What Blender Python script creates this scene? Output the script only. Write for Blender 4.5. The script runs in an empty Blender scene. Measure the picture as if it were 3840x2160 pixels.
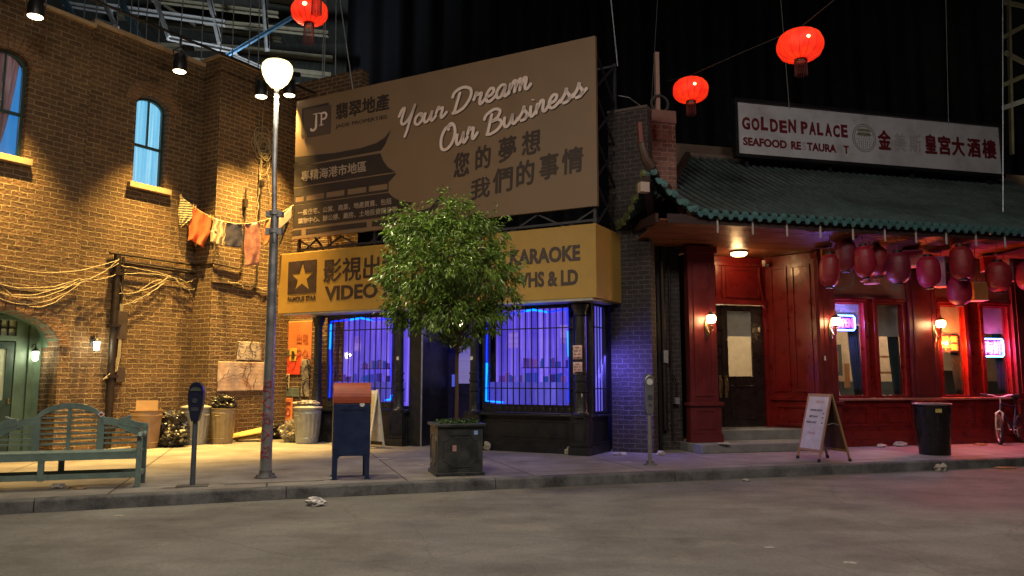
import bpy, bmesh, math, random
from math import sin, cos, pi, radians, sqrt, atan2
from mathutils import Vector, Matrix, noise
from mathutils.geometry import tessellate_polygon
random.seed(7)
C = bpy.context.scene.collection
sc = bpy.context.scene

# ---------------------------------------------------------------- camera
cam = bpy.data.cameras.new("camera"); co = bpy.data.objects.new("camera", cam); C.objects.link(co)
cam.sensor_width = 36; cam.lens = 27.25; cam.clip_start = .05; cam.clip_end = 300
co.location = (0, 0, 1.45); co.rotation_euler = (radians(96.6), 0, 0)
sc.camera = co
# ---------------------------------------------------------------- night sky (inside a dark backlot)
w = bpy.data.worlds.new("World"); sc.world = w; w.use_nodes = True
w.node_tree.nodes["Background"].inputs[0].default_value = (.35, .42, .7, 1)
w.node_tree.nodes["Background"].inputs[1].default_value = .0035
sc.view_settings.view_transform = 'Standard'; sc.view_settings.look = 'None'
sc.view_settings.exposure = 0; sc.view_settings.gamma = 1
sc.cycles.use_denoising = True
sc.cycles.max_bounces = 5; sc.cycles.diffuse_bounces = 2; sc.cycles.glossy_bounces = 2
sc.cycles.transparent_max_bounces = 6; sc.cycles.transmission_bounces = 3
sc.cycles.sample_clamp_indirect = 3; sc.cycles.caustics_reflective = False; sc.cycles.caustics_refractive = False

def lamp(name, kind, loc, energy, color, aim=None, **k):
    l = bpy.data.lights.new(name, kind); l.energy = energy; l.color = color
    for a, b in k.items(): setattr(l, a, b)
    o = bpy.data.objects.new(name, l); C.objects.link(o); o.location = loc
    if aim: o.rotation_euler = (Vector(aim) - Vector(loc)).to_track_quat('-Z', 'Y').to_euler()
    return o
# assumed area lights, unseen, added high above the street to light road and walls
STREET = (1, .86, .70)
lamp('assumed_overhead_light', 'AREA', (-3, 3, 10.5), 660, STREET, (-2, 6, 0), size=3)
lamp('assumed_overhead_light', 'AREA', (6, 4, 10.5), 500, (1, .86, .76), (6, 8, 0), size=3)

# ---------------------------------------------------------------- frames of the three facades
class Frame:
    def __init__(s, ox, oy, deg):
        a = radians(deg); s.o = Vector((ox, oy, 0)); s.d = Vector((cos(a), sin(a), 0)); s.n = Vector((-sin(a), cos(a), 0)); s.a = a
    def w(s, u, y, z=0): return s.o + s.d * u + s.n * y + Vector((0, 0, z))
FS = Frame(-4.565, 18.090, -28.025)     # video shop: X to the right along the front, Y into the wall
FL = Frame(-8.360, 16.367, 58.308)      # brick building on the left
FG = Frame(3.493, 15.751, 14.370)       # restaurant
FW = Frame(0, 0, 0)

# ---------------------------------------------------------------- mesh builder
_tc = {}
def text_data(s, bold=0.0, shear=0.0):
    key = (s, bold, shear)
    if key in _tc: return _tc[key]
    c = bpy.data.curves.new('t', 'FONT'); c.body = s; c.size = 1; c.offset = bold; c.shear = shear; c.resolution_u = 3
    o = bpy.data.objects.new('t', c); C.objects.link(o)
    m = bpy.data.meshes.new_from_object(o.evaluated_get(bpy.context.evaluated_depsgraph_get()))
    r = ([tuple(v.co) for v in m.vertices], [tuple(p.vertices) for p in m.polygons])
    bpy.data.objects.remove(o); bpy.data.curves.remove(c); bpy.data.meshes.remove(m)
    _tc[key] = r; return r

class MB:
    def __init__(s): s.v = []; s.f = []; s.sm = []; s.mi = []; s.m = 0; s.X = None
    def add(s, vs, fs, smooth=False):
        n = len(s.v)
        if s.X is not None: vs = [tuple(s.X @ Vector(v)) for v in vs]
        s.v += [tuple(v) for v in vs]; s.f += [tuple(i + n for i in f) for f in fs]
        s.sm += [smooth] * len(fs); s.mi += [s.m] * len(fs); return s
    def box(s, x0, x1, y0, y1, z0, z1):
        return s.add([(x0,y0,z0),(x1,y0,z0),(x1,y1,z0),(x0,y1,z0),(x0,y0,z1),(x1,y0,z1),(x1,y1,z1),(x0,y1,z1)],
                     [(0,3,2,1),(4,5,6,7),(0,1,5,4),(1,2,6,5),(2,3,7,6),(3,0,4,7)])
    def bar(s, a, b, wx, wz):
        a = Vector(a); b = Vector(b); d = (b - a).normalized()
        up = Vector((0,0,1)) if abs(d.z) < .95 else Vector((0,1,0))
        x = d.cross(up).normalized(); z = x.cross(d)
        vs = [p + x*i*wx/2 + z*j*wz/2 for p in (a, b) for i, j in ((-1,-1),(1,-1),(1,1),(-1,1))]
        return s.add(vs, [(3,2,1,0),(4,5,6,7),(0,1,5,4),(1,2,6,5),(2,3,7,6),(3,0,4,7)])
    def plate(s, loops, y0, y1):
        """closed outlines in XZ (first outer, others holes) extruded from y0 (front) to y1"""
        flat = [p for l in loops for p in l]
        tris = tessellate_polygon([[Vector((p[0], p[1], 0)) for p in l] for l in loops])
        n = len(flat)
        vs = [(p[0], y0, p[1]) for p in flat] + [(p[0], y1, p[1]) for p in flat]
        fs = [tuple(t) for t in tris] + [tuple(i + n for i in reversed(t)) for t in tris]
        k = 0
        for l in loops:
            m = len(l)
            for i in range(m): j = (i+1) % m; fs.append((k+i, k+j, k+j+n, k+i+n))
            k += m
        return s.add(vs, fs)
    def tube(s, pts, r, n=8, caps=True, r1=None, smooth=True, sq=1.0):
        pts = [Vector(p) for p in pts]; N = len(pts)
        rs = r if isinstance(r, (list, tuple)) else [r + ((r1 if r1 is not None else r) - r) * i / max(1, N-1) for i in range(N)]
        vs = []; px = None
        for i, p in enumerate(pts):
            d = (pts[min(i+1, N-1)] - pts[max(i-1, 0)]).normalized()
            if px is None:
                up = Vector((0,0,1)) if abs(d.z) < .9 else Vector((1,0,0)); px = d.cross(up).normalized()
            else: px = (px - d * px.dot(d)).normalized()
            py = d.cross(px)
            for k in range(n):
                a = 2*pi*k/n; vs.append(p + (px*cos(a)*sq + py*sin(a)) * rs[i])
        fs = [(i*n+k, i*n+(k+1)%n, (i+1)*n+(k+1)%n, (i+1)*n+k) for i in range(N-1) for k in range(n)]
        s.add(vs, fs, smooth)
        if caps: s.add(vs[:n], [tuple(range(n))[::-1]]); s.add(vs[-n:], [tuple(range(n))])
        return s
    def lathe(s, prof, cx=0, cy=0, n=20, sx=1, sy=1, fn=None, smooth=True):
        vs = []
        for r, z in prof:
            for k in range(n):
                a = 2*pi*k/n; q = r * (fn(a, z) if fn else 1)
                vs.append((cx + q*cos(a)*sx, cy + q*sin(a)*sy, z))
        N = len(prof)
        fs = [(i*n+k, i*n+(k+1)%n, (i+1)*n+(k+1)%n, (i+1)*n+k) for i in range(N-1) for k in range(n)]
        s.add(vs, fs, smooth)
        for e, rr in ((0, prof[0][0]), (N-1, prof[-1][0])):
            if rr > 1e-4: s.add(vs[e*n:(e+1)*n], [tuple(range(n)) if e else tuple(range(n))[::-1]])
        return s
    def grid(s, fn, nu, nv, smooth=True, thick=0):
        vs = [fn(i/nu, j/nv) for j in range(nv+1) for i in range(nu+1)]
        q = [(j*(nu+1)+i, j*(nu+1)+i+1, (j+1)*(nu+1)+i+1, (j+1)*(nu+1)+i) for j in range(nv) for i in range(nu)]
        return s.add(vs, q, smooth)
    def text(s, body, x0, x1, z0, z1, y, depth=.006, bold=0.0, shear=0.0, rot=0, jit=0):
        V, F = text_data(body, 0 if ord(body[0]) > 0x2000 else bold, shear)
        a = min(v[0] for v in V); b = max(v[0] for v in V); c = min(v[1] for v in V); d = max(v[1] for v in V)
        sx = (x1-x0)/(b-a); sz = (z1-z0)/(d-c); cx = (x0+x1)/2; cz = (z0+z1)/2
        cjk = ord(body[0]) > 0x2000
        if cjk and bold:
            s.text(body, x0, x1, z0, z1, y, depth, 0, shear, rot); k = bold*(z1-z0)*.9
            for q, (dx, dz) in enumerate(((k,0),(-k,0),(0,k),(0,-k))): s.text(body, x0+dx, x1+dx, z0+dz, z1+dz, y-.0003*(q+1), depth, 0, shear, rot)
            return s
        out = []
        for v in V:
            X = (v[0]-(a+b)/2)*sx; Z = (v[1]-(c+d)/2)*sz
            if rot: X, Z = X*cos(rot)-Z*sin(rot), X*sin(rot)+Z*cos(rot)
            out.append((cx+X, y, cz+Z))
        n = len(out)
        from collections import Counter
        ed = Counter(); dire = {}
        for f in F:
            for i in range(len(f)):
                e = (f[i], f[(i+1) % len(f)]); k = tuple(sorted(e)); ed[k] += 1; dire[k] = e
        fs = list(F) + [(e[1], e[0], e[0]+n, e[1]+n) for k, e in dire.items() if ed[k] == 1]
        return s.add(out + [(p[0], p[1]+depth, p[2]) for p in out], fs)
    def ribbon(s, pts, y, wid, depth=.008):
        """flat brush stroke in XZ with round-ish ends"""
        P = [Vector((a, b)) for a, b in pts]; N = len(P); L = []; R = []
        for i in range(N):
            d = (P[min(i+1,N-1)] - P[max(i-1,0)]); d = d.normalized() if d.length > 1e-6 else Vector((1,0))
            m = Vector((-d.y, d.x)); ww = wid/2 * (1 if 0 < i < N-1 else .55) * (1 + .18*abs(d.y))
            L.append(P[i] + m*ww); R.append(P[i] - m*ww)
        vs = [(p.x, y, p.y) for p in L] + [(p.x, y, p.y) for p in R] + [(p.x, y+depth, p.y) for p in L] + [(p.x, y+depth, p.y) for p in R]
        fs = []
        for i in range(N-1): fs += [(i, i+1, N+i+1, N+i), (2*N+i, 3*N+i, 3*N+i+1, 2*N+i+1), (i, 2*N+i, 2*N+i+1, i+1), (N+i, N+i+1, 3*N+i+1, 3*N+i)]
        return s.add(vs, fs)
    def build(s, name, mat, parent=None, sharp=40, bevel=0, solid=0, recalc=True, **kw):
        me = bpy.data.meshes.new(name); me.from_pydata(s.v, [], s.f)
        mats = mat if isinstance(mat, (list, tuple)) else [mat]
        for m in mats: me.materials.append(m)
        me.polygons.foreach_set('use_smooth', s.sm)
        if len(mats) > 1: me.polygons.foreach_set('material_index', s.mi)
        if recalc:
            bm = bmesh.new(); bm.from_mesh(me); bmesh.ops.recalc_face_normals(bm, faces=bm.faces); bm.to_mesh(me); bm.free()
        uv = me.uv_layers.new(name='UVMap'); me.update()
        for p in me.polygons:
            nx, ny, nz = abs(p.normal.x), abs(p.normal.y), abs(p.normal.z)
            for li in p.loop_indices:
                c = me.vertices[me.loops[li].vertex_index].co
                uv.data[li].uv = (c.x, c.y) if nz > max(nx, ny) else ((c.y, c.z) if nx > ny else (c.x, c.z))
        if any(s.sm): me.set_sharp_from_angle(angle=radians(sharp))
        o = bpy.data.objects.new(name, me); C.objects.link(o)
        if parent is not None: o.parent = parent
        if bevel:
            b = o.modifiers.new('bevel', 'BEVEL'); b.width = bevel; b.segments = 2; b.limit_method = 'ANGLE'; b.angle_limit = radians(50)
        if solid:
            b = o.modifiers.new('solid', 'SOLIDIFY'); b.thickness = solid; b.offset = 0
        for k, v in kw.items(): o[k] = v
        return o

def thing(name, label, cat, loc=(0,0,0), rz=0, group=None):
    o = bpy.data.objects.new(name, None); C.objects.link(o); o.empty_display_size = .1
    o.location = loc; o.rotation_euler = (0, 0, rz); o['label'] = label; o['category'] = cat
    if group: o['group'] = group
    return o
def tag(o, label, cat, group=None, loc=None, rz=None, kind=None):
    o['label'] = label; o['category'] = cat
    if group: o['group'] = group
    if kind: o['kind'] = kind
    if loc is not None: o.location = loc
    if rz is not None: o.rotation_euler = (0, 0, rz)
    return o
def dup(root, label, loc=None, rz=None, group=None):
    kids = [o for o in C.objects if o.parent == root]
    r = root.copy(); C.objects.link(r); r['label'] = label
    if loc is not None: r.location = loc
    if rz is not None: r.rotation_euler = (0, 0, rz)
    if group: r['group'] = group
    for k in kids:
        c = k.copy(); C.objects.link(c); c.parent = r
        for g in [o for o in C.objects if o.parent == k]:
            d = g.copy(); C.objects.link(d); d.parent = c
    return r
def struct(o, **k):
    o['kind'] = 'structure'; return o

# ---------------------------------------------------------------- materials
def N(nt, t, **k):
    n = nt.nodes.new(t)
    for a, b in k.items():
        if a.startswith('i_'):
            key = a[2:]; n.inputs[int(key) if key.isdigit() else key.replace('_', ' ')].default_value = b
        else: setattr(n, a, b)
    return n
def ramp(nt, src, stops):
    r = N(nt, 'ShaderNodeValToRGB'); nt.links.new(src, r.inputs[0])
    while len(r.color_ramp.elements) < len(stops): r.color_ramp.elements.new(.5)
    for e, (p, c) in zip(r.color_ramp.elements, stops): e.position = p; e.color = (*c, 1) if len(c) == 3 else c
    return r.outputs[0]
def mix(nt, f, a, b, mode='MIX'):
    m = N(nt, 'ShaderNodeMix', data_type='RGBA', blend_type=mode)
    for i, s in ((0, f), (6, a), (7, b)):
        if isinstance(s, (int, float)): m.inputs[i].default_value = s
        elif isinstance(s, tuple): m.inputs[i].default_value = (*s, 1) if len(s) == 3 else s
        else: nt.links.new(s, m.inputs[i])
    return m.outputs[2]
_mc = {}
def M(name, col, rough=.6, metal=0, var=.18, scale=5, bump=.15, bscale=30, dirt=None, dscale=1.5, damt=.5, coat=0, spec=.5, stretch=None):
    if name in _mc: return _mc[name]
    m = bpy.data.materials.new(name); m.use_nodes = True; nt = m.node_tree; b = nt.nodes['Principled BSDF']
    tc = N(nt, 'ShaderNodeTexCoord'); src = tc.outputs['Object']
    if stretch:
        mp = N(nt, 'ShaderNodeMapping'); mp.inputs['Scale'].default_value = stretch; nt.links.new(src, mp.inputs[0]); src = mp.outputs[0]
    n1 = N(nt, 'ShaderNodeTexNoise', i_Scale=scale, i_Detail=6, i_Roughness=.65); nt.links.new(src, n1.inputs[0])
    lo = tuple(c*(1-var) for c in col); hi = tuple(min(1, c*(1+var)) for c in col)
    c = ramp(nt, n1.outputs[0], [(.3, lo), (.7, hi)])
    if dirt:
        n2 = N(nt, 'ShaderNodeTexNoise', i_Scale=dscale, i_Detail=8, i_Roughness=.7); nt.links.new(src, n2.inputs[0])
        f = ramp(nt, n2.outputs[0], [(.45, (0,0,0)), (.68, (damt,)*3)])
        c = mix(nt, f, c, dirt)
    nt.links.new(c, b.inputs['Base Color'])
    b.inputs['Metallic'].default_value = metal
    r = N(nt, 'ShaderNodeMapRange', i_1=.3, i_2=.7, i_3=max(0, rough-.1), i_4=min(1, rough+.12)); nt.links.new(n1.outputs[0], r.inputs[0]); nt.links.new(r.outputs[0], b.inputs['Roughness'])
    b.inputs['Coat Weight'].default_value = coat; b.inputs['Specular IOR Level'].default_value = spec
    if bump:
        n3 = N(nt, 'ShaderNodeTexNoise', i_Scale=bscale, i_Detail=4); nt.links.new(src, n3.inputs[0])
        bp = N(nt, 'ShaderNodeBump', i_Strength=bump, i_Distance=.02); nt.links.new(n3.outputs[0], bp.inputs['Height']); nt.links.new(bp.outputs[0], b.inputs['Normal'])
    _mc[name] = m; return m
def emit(name, col, strength, bright=None):
    if name in _mc: return _mc[name]
    m = bpy.data.materials.new(name); m.use_nodes = True; nt = m.node_tree; b = nt.nodes['Principled BSDF']
    b.inputs['Base Color'].default_value = (*[c*.3 for c in col], 1)
    b.inputs['Emission Color'].default_value = (*col, 1); b.inputs['Emission Strength'].default_value = strength
    _mc[name] = m; return m
def brick(name, c1, c2, mortar, bw=.24, rh=.092, ms=.012, bump=.9, uv=True, dirt=(.05,.04,.035), damt=.6, rough=.85):
    m = bpy.data.materials.new(name); m.use_nodes = True; nt = m.node_tree; b = nt.nodes['Principled BSDF']
    tc = N(nt, 'ShaderNodeTexCoord')
    nz = N(nt, 'ShaderNodeTexNoise', i_Scale=5, i_Detail=4); nt.links.new(tc.outputs['UV'], nz.inputs[0])
    sub = N(nt, 'ShaderNodeVectorMath', operation='MULTIPLY_ADD'); sub.inputs[1].default_value = (.035,.04,0); nt.links.new(nz.outputs[1], sub.inputs[0]); nt.links.new(tc.outputs['UV'], sub.inputs[2])
    br = N(nt, 'ShaderNodeTexBrick', offset=.5, squash=1, i_Scale=1); nt.links.new(sub.outputs[0], br.inputs[0])
    br.inputs['Brick Width'].default_value = bw; br.inputs['Row Height'].default_value = rh; br.inputs['Mortar Size'].default_value = ms
    br.inputs['Mortar Smooth'].default_value = .35; br.inputs['Bias'].default_value = 0
    br.inputs['Color1'].default_value = (*c1,1); br.inputs['Color2'].default_value = (*c2,1); br.inputs['Mortar'].default_value = (*mortar,1)
    n2 = N(nt, 'ShaderNodeTexNoise', i_Scale=1.1, i_Detail=8, i_Roughness=.7); nt.links.new(tc.outputs['Object'], n2.inputs[0])
    f = ramp(nt, n2.outputs[0], [(.42, (0,0,0)), (.72, (damt,)*3)])
    c = mix(nt, f, br.outputs[0], dirt)
    n4 = N(nt, 'ShaderNodeTexNoise', i_Scale=14, i_Detail=6, i_Roughness=.75); nt.links.new(tc.outputs['Object'], n4.inputs[0])
    g = ramp(nt, n4.outputs[0], [(.25, (.55,.55,.55)), (.75, (1.3,1.3,1.3))])
    c = mix(nt, 1.0, c, g, 'MULTIPLY')
    nt.links.new(c, b.inputs['Base Color']); b.inputs['Roughness'].default_value = rough
    h = N(nt, 'ShaderNodeMath', operation='MULTIPLY_ADD'); h.inputs[1].default_value = 1.0 if uv else -1.0; nt.links.new(br.outputs[1], h.inputs[0])
    n5 = N(nt, 'ShaderNodeTexNoise', i_Scale=22, i_Detail=5); nt.links.new(tc.outputs['Object'], n5.inputs[0])
    h2 = N(nt, 'ShaderNodeMath', operation='MULTIPLY'); h2.inputs[1].default_value = .55; nt.links.new(n5.outputs[0], h2.inputs[0]); nt.links.new(h2.outputs[0], h.inputs[2])
    bp = N(nt, 'ShaderNodeBump', i_Strength=bump, i_Distance=.045); nt.links.new(h.outputs[0], bp.inputs['Height']); nt.links.new(bp.outputs[0], b.inputs['Normal'])
    _mc[name] = m; return m
def glass(name, tint=(.9,.95,1), refl=.12, rough=.03):
    if name in _mc: return _mc[name]
    m = bpy.data.materials.new(name); m.use_nodes = True; nt = m.node_tree; nt.nodes.remove(nt.nodes['Principled BSDF'])
    out = nt.nodes['Material Output']; t = N(nt, 'ShaderNodeBsdfTransparent'); t.inputs[0].default_value = (*tint,1)
    g = N(nt, 'ShaderNodeBsdfGlossy'); g.inputs['Roughness'].default_value = rough
    x = N(nt, 'ShaderNodeMixShader'); x.inputs[0].default_value = refl
    nt.links.new(t.outputs[0], x.inputs[1]); nt.links.new(g.outputs[0], x.inputs[2]); nt.links.new(x.outputs[0], out.inputs[0])
    _mc[name] = m; return m
def lit_cloth(name, cols, strength, fold=30, vertical=True):
    """back-lit curtain: emission varied by its vertical folds"""
    m = bpy.data.materials.new(name); m.use_nodes = True; nt = m.node_tree; b = nt.nodes['Principled BSDF']
    tc = N(nt, 'ShaderNodeTexCoord'); mp = N(nt, 'ShaderNodeMapping'); mp.inputs['Scale'].default_value = (fold, fold, .35) if vertical else (.5,.5,fold)
    nt.links.new(tc.outputs['Object'], mp.inputs[0])
    n = N(nt, 'ShaderNodeTexNoise', i_Scale=1, i_Detail=3, i_Roughness=.6); nt.links.new(mp.outputs[0], n.inputs[0])
    k = len(cols); c = ramp(nt, n.outputs[0], [(.3+.4*i/(k-1), cols[i]) for i in range(k)])
    nt.links.new(c, b.inputs['Emission Color']); b.inputs['Emission Strength'].default_value = strength
    b.inputs['Base Color'].default_value = (.15,.15,.15,1)
    _mc[name] = m; return m

BR_L = brick('brown_brick', (.165,.090,.042), (.09,.050,.026), (.29,.22,.12), bw=.285, rh=.104, ms=.0125, bump=1.0, dirt=(.05,.03,.018), damt=.6)
BR_F = brick('far_brick', (.15,.08,.04), (.10,.05,.028), (.32,.26,.17), bw=.285, rh=.104, dirt=(.07,.045,.03))
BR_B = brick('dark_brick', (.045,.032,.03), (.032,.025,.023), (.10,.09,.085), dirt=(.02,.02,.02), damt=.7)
BR_P = brick('chimney_brick', (.26,.13,.10), (.15,.07,.055), (.36,.26,.22), bw=.26, rh=.1, dirt=(.12,.07,.05), damt=.3)
BR_A = brick('arch_brick', (.22,.11,.05), (.16,.08,.04), (.34,.27,.17), bw=.5, rh=.085, ms=.008, damt=.3)
STONE = M('sandstone_sill', (.42,.30,.18), .8, dirt=(.12,.08,.05))
GREENP = M('green_paint', (.10,.17,.12), .5, dirt=(.05,.06,.04), dscale=3)
DKGREEN = M('dark_green_paint', (.02,.05,.045), .4)
BLACKP = M('black_paint', (.012,.013,.016), .38, dirt=(.05,.05,.05), dscale=6, damt=.4)
BLACKM = M('black_metal', (.02,.02,.022), .4, .3)
STEEL = M('grey_galvanised', (.38,.40,.42), .42, .75, dirt=(.2,.2,.2), dscale=7, bump=.08)
GALV = M('galvanised_can', (.36,.37,.36), .5, .55, dirt=(.18,.17,.15), dscale=5)
REDP = M('red_paint', (.165,.008,.007), .32, var=.25, dirt=(.08,.008,.008), dscale=2.2, damt=.55, bump=.05, coat=.15)
REDP2 = M('maroon_paint', (.12,.014,.016), .38, var=.25, dirt=(.07,.012,.012), damt=.5, bump=.05)
WOODS = M('soffit_wood', (.16,.055,.025), .35, var=.4, scale=3, stretch=(1,8,1), bump=.08)
DOORW = M('dark_door_wood', (.018,.010,.009), .3, var=.3, coat=.2)
CONC = M('step_concrete', (.20,.20,.20), .85, dirt=(.08,.08,.08), dscale=3)
PAPER = M('litter_paper', (.42,.38,.33), .8, dirt=(.3,.27,.22), dscale=20)
WHITEP = M('white_paint', (.72,.70,.66), .6, dirt=(.45,.42,.36), dscale=3, damt=.5)
CABLE = M('pale_cable', (.30,.25,.15), .6)
DCABLE = M('dark_cable', (.03,.03,.03), .6)
BRASS = M('brass', (.55,.40,.18), .3, .9)
IRON = M('rusty_pipe', (.018,.012,.010), .5, .3, dirt=(.05,.025,.012), dscale=6)
BAG = M('black_bin_bag', (.012,.011,.01), .36, bump=.3, bscale=5, coat=.1, var=.1)

# ================================================================ GROUND
def asphalt():
    m = M('asphalt', (.205,.20,.182), .8, var=.16, scale=60, bump=.6, bscale=180, dirt=(.09,.08,.07), dscale=.7, damt=.75)
    nt = m.node_tree; b = nt.nodes['Principled BSDF']; tc = N(nt, 'ShaderNodeTexCoord')
    n = N(nt, 'ShaderNodeTexNoise', i_Scale=.35, i_Detail=9, i_Roughness=.62, i_Distortion=.6); nt.links.new(tc.outputs['Object'], n.inputs[0])
    mp = N(nt, 'ShaderNodeMapping'); mp.inputs['Rotation'].default_value = (0,0,-.32); mp.inputs['Scale'].default_value = (.6,1.6,1); nt.links.new(tc.outputs['Object'], mp.inputs[0])
    n2 = N(nt, 'ShaderNodeTexNoise', i_Scale=1.3, i_Detail=7, i_Roughness=.6); nt.links.new(mp.outputs[0], n2.inputs[0])
    f = ramp(nt, n.outputs[0], [(.32, (.78,.78,.78)), (.68, (1.18,1.17,1.15))]); g = ramp(nt, n2.outputs[0], [(.3, (.78,.78,.78)), (.7, (1.2,1.2,1.2))])
    src = b.inputs['Base Color'].links[0].from_socket
    c = mix(nt, 1.0, mix(nt, 1.0, src, f, 'MULTIPLY'), g, 'MULTIPLY'); nt.links.new(c, b.inputs['Base Color'])
    v = N(nt,'ShaderNodeTexVoronoi', feature='DISTANCE_TO_EDGE', i_Scale=.42); nv = N(nt,'ShaderNodeVectorMath', operation='MULTIPLY_ADD'); nv.inputs[1].default_value=(1.2,1.2,0); nt.links.new(n.outputs[1],nv.inputs[0]); nt.links.new(tc.outputs['Object'],nv.inputs[2]); nt.links.new(nv.outputs[0],v.inputs[0])
    cf = ramp(nt, v.outputs[0], [(.0,(.30,.30,.30)),(.005,(0,0,0))]); g2 = N(nt,'ShaderNodeTexNoise', i_Scale=26, i_Detail=9, i_Roughness=.8); nt.links.new(tc.outputs['Object'],g2.inputs[0])
    c = mix(nt, cf, c, (.05,.047,.042)); c = mix(nt, 1.0, c, ramp(nt,g2.outputs[0],[(.3,(.75,.75,.75)),(.72,(1.3,1.3,1.3))]), 'MULTIPLY'); nt.links.new(c, b.inputs['Base Color'])
    r = ramp(nt, n.outputs[0], [(.35, (.72,.72,.72)), (.6, (.92,.92,.92))]); nt.links.new(r, b.inputs['Roughness'])
    return m
def paving():
    m = bpy.data.materials.new('paving'); m.use_nodes = True; nt = m.node_tree; b = nt.nodes['Principled BSDF']
    tc = N(nt, 'ShaderNodeTexCoord'); mp = N(nt, 'ShaderNodeMapping'); mp.inputs['Rotation'].default_value = (0,0,-.30); nt.links.new(tc.outputs['Object'], mp.inputs[0])
    br = N(nt, 'ShaderNodeTexBrick', offset=0, i_Scale=1); nt.links.new(mp.outputs[0], br.inputs[0])
    for k, v in (('Brick Width',1.9),('Row Height',1.45),('Mortar Size',.014),('Mortar Smooth',.3)): br.inputs[k].default_value = v
    br.inputs['Color1'].default_value = (.25,.235,.21,1); br.inputs['Color2'].default_value = (.20,.185,.165,1); br.inputs['Mortar'].default_value = (.045,.04,.035,1)
    n = N(nt, 'ShaderNodeTexNoise', i_Scale=1.2, i_Detail=10, i_Roughness=.68); nt.links.new(tc.outputs['Object'], n.inputs[0])
    f = ramp(nt, n.outputs[0], [(.3, (.55,.53,.52)), (.7, (1.3,1.3,1.3))]); c = mix(nt, 1.0, br.outputs[0], f, 'MULTIPLY')
    n3 = N(nt, 'ShaderNodeTexNoise', i_Scale=55, i_Detail=4); nt.links.new(tc.outputs['Object'], n3.inputs[0])
    c = mix(nt, 1.0, c, ramp(nt, n3.outputs[0], [(.3,(.82,.82,.82)),(.7,(1.18,1.18,1.18))]), 'MULTIPLY')
    v = N(nt, 'ShaderNodeTexVoronoi', i_Scale=5); nt.links.new(tc.outputs['Object'], v.inputs[0])
    c = mix(nt, ramp(nt, v.outputs[0], [(.035,(.7,.7,.7)),(.055,(0,0,0))]), c, (.05,.045,.04))
    nt.links.new(c, b.inputs['Base Color']); b.inputs['Roughness'].default_value = .78
    bp = N(nt, 'ShaderNodeBump', i_Strength=.35, i_Distance=.01); nt.links.new(br.outputs[1], bp.inputs['Height']); bp.invert = True
    bp2 = N(nt, 'ShaderNodeBump', i_Strength=.3, i_Distance=.006); nt.links.new(n3.outputs[0], bp2.inputs['Height']); nt.links.new(bp.outputs[0], bp2.inputs['Normal']); nt.links.new(bp2.outputs[0], b.inputs['Normal'])
    return m
KB = [(-30,-.05),(-16,5.42),(-6.05,9.33),(-3.22,10.42),(-.5,11.32),(2.19,12.17),(9.31,14.37),(31,21.2)]   # foot of the kerb face
def offs(P, d):
    out = []
    for i, p in enumerate(P):
        a = Vector(P[max(i-1,0)]); b = Vector(P[min(i+1,len(P)-1)]); t = (b-a).normalized(); out.append((p[0]-t.y*d, p[1]+t.x*d))
    return out
k1 = offs(KB, .03); k2 = offs(KB, .19)
b = MB(); b.add([(-70,-40,-.15),(70,-40,-.15),(70,90,-.15),(-70,90,-.15)], [(0,1,2,3)])
struct(b.build('road', asphalt()))
b = MB()
def kerb_cut(P, s0, s1):
    out = []; acc = 0
    for i in range(len(P)-1):
        a = Vector(P[i]); c = Vector(P[i+1]); L = (c-a).length
        for q in ([max(0,s0-acc)] if s0-acc < L else []) + [min(L,s1-acc)]:
            if 0 <= q <= L and s0-1e-6 <= acc+q <= s1+1e-6 and (not out or (a+(c-a)*q/L-out[-1]).length > 1e-4): out.append(a+(c-a)*q/L)
        acc += L
    return out
tot = sum((Vector(KB[i+1])-Vector(KB[i])).length for i in range(len(KB)-1)); s0 = 0
while s0 < tot-.1:
    s1 = min(tot, s0+2.9); P = kerb_cut(KB, s0+.006, s1-.006); P = [(p.x,p.y) for p in P]; n = len(P); h_ = random.uniform(-.003,.004)
    R4 = [[(x,y,-.16) for x,y in P],[(x,y,-.022) for x,y in offs(P,.018)],[(x,y,-.006) for x,y in offs(P,.026)],[(x,y,.006+h_) for x,y in offs(P,.05)],[(x,y,.006+h_) for x,y in offs(P,.195)],[(x,y,-.16) for x,y in offs(P,.195)]]
    vs = [v for r in R4 for v in r]; b.add(vs, [(r*n+i, r*n+i+1, (r+1)*n+i+1, (r+1)*n+i) for r in range(5) for i in range(n-1)]+[tuple(r*n for r in range(6)), tuple(r*n+n-1 for r in range(5,-1,-1))]); s0 = s1
kerbm = M('kerb_concrete', (.13,.13,.13), .8, var=.4, scale=2.5, bump=.5, bscale=40, dirt=(.02,.02,.02), dscale=2.4, damt=.9)
struct(b.build('kerb', kerbm, recalc=False))
b = MB(); vs = [(x,y,0) for x,y in k2]; back = [(-60,30,0),(-60,60,0),(60,60,0),(60,30,0)]
b.add([(*p[:2],0) for p in k2] + [(60,60,0),(-60,60,0),(-60,0,0)], [tuple(range(len(k2)+3))])
struct(b.build('pavement', paving()))

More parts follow.
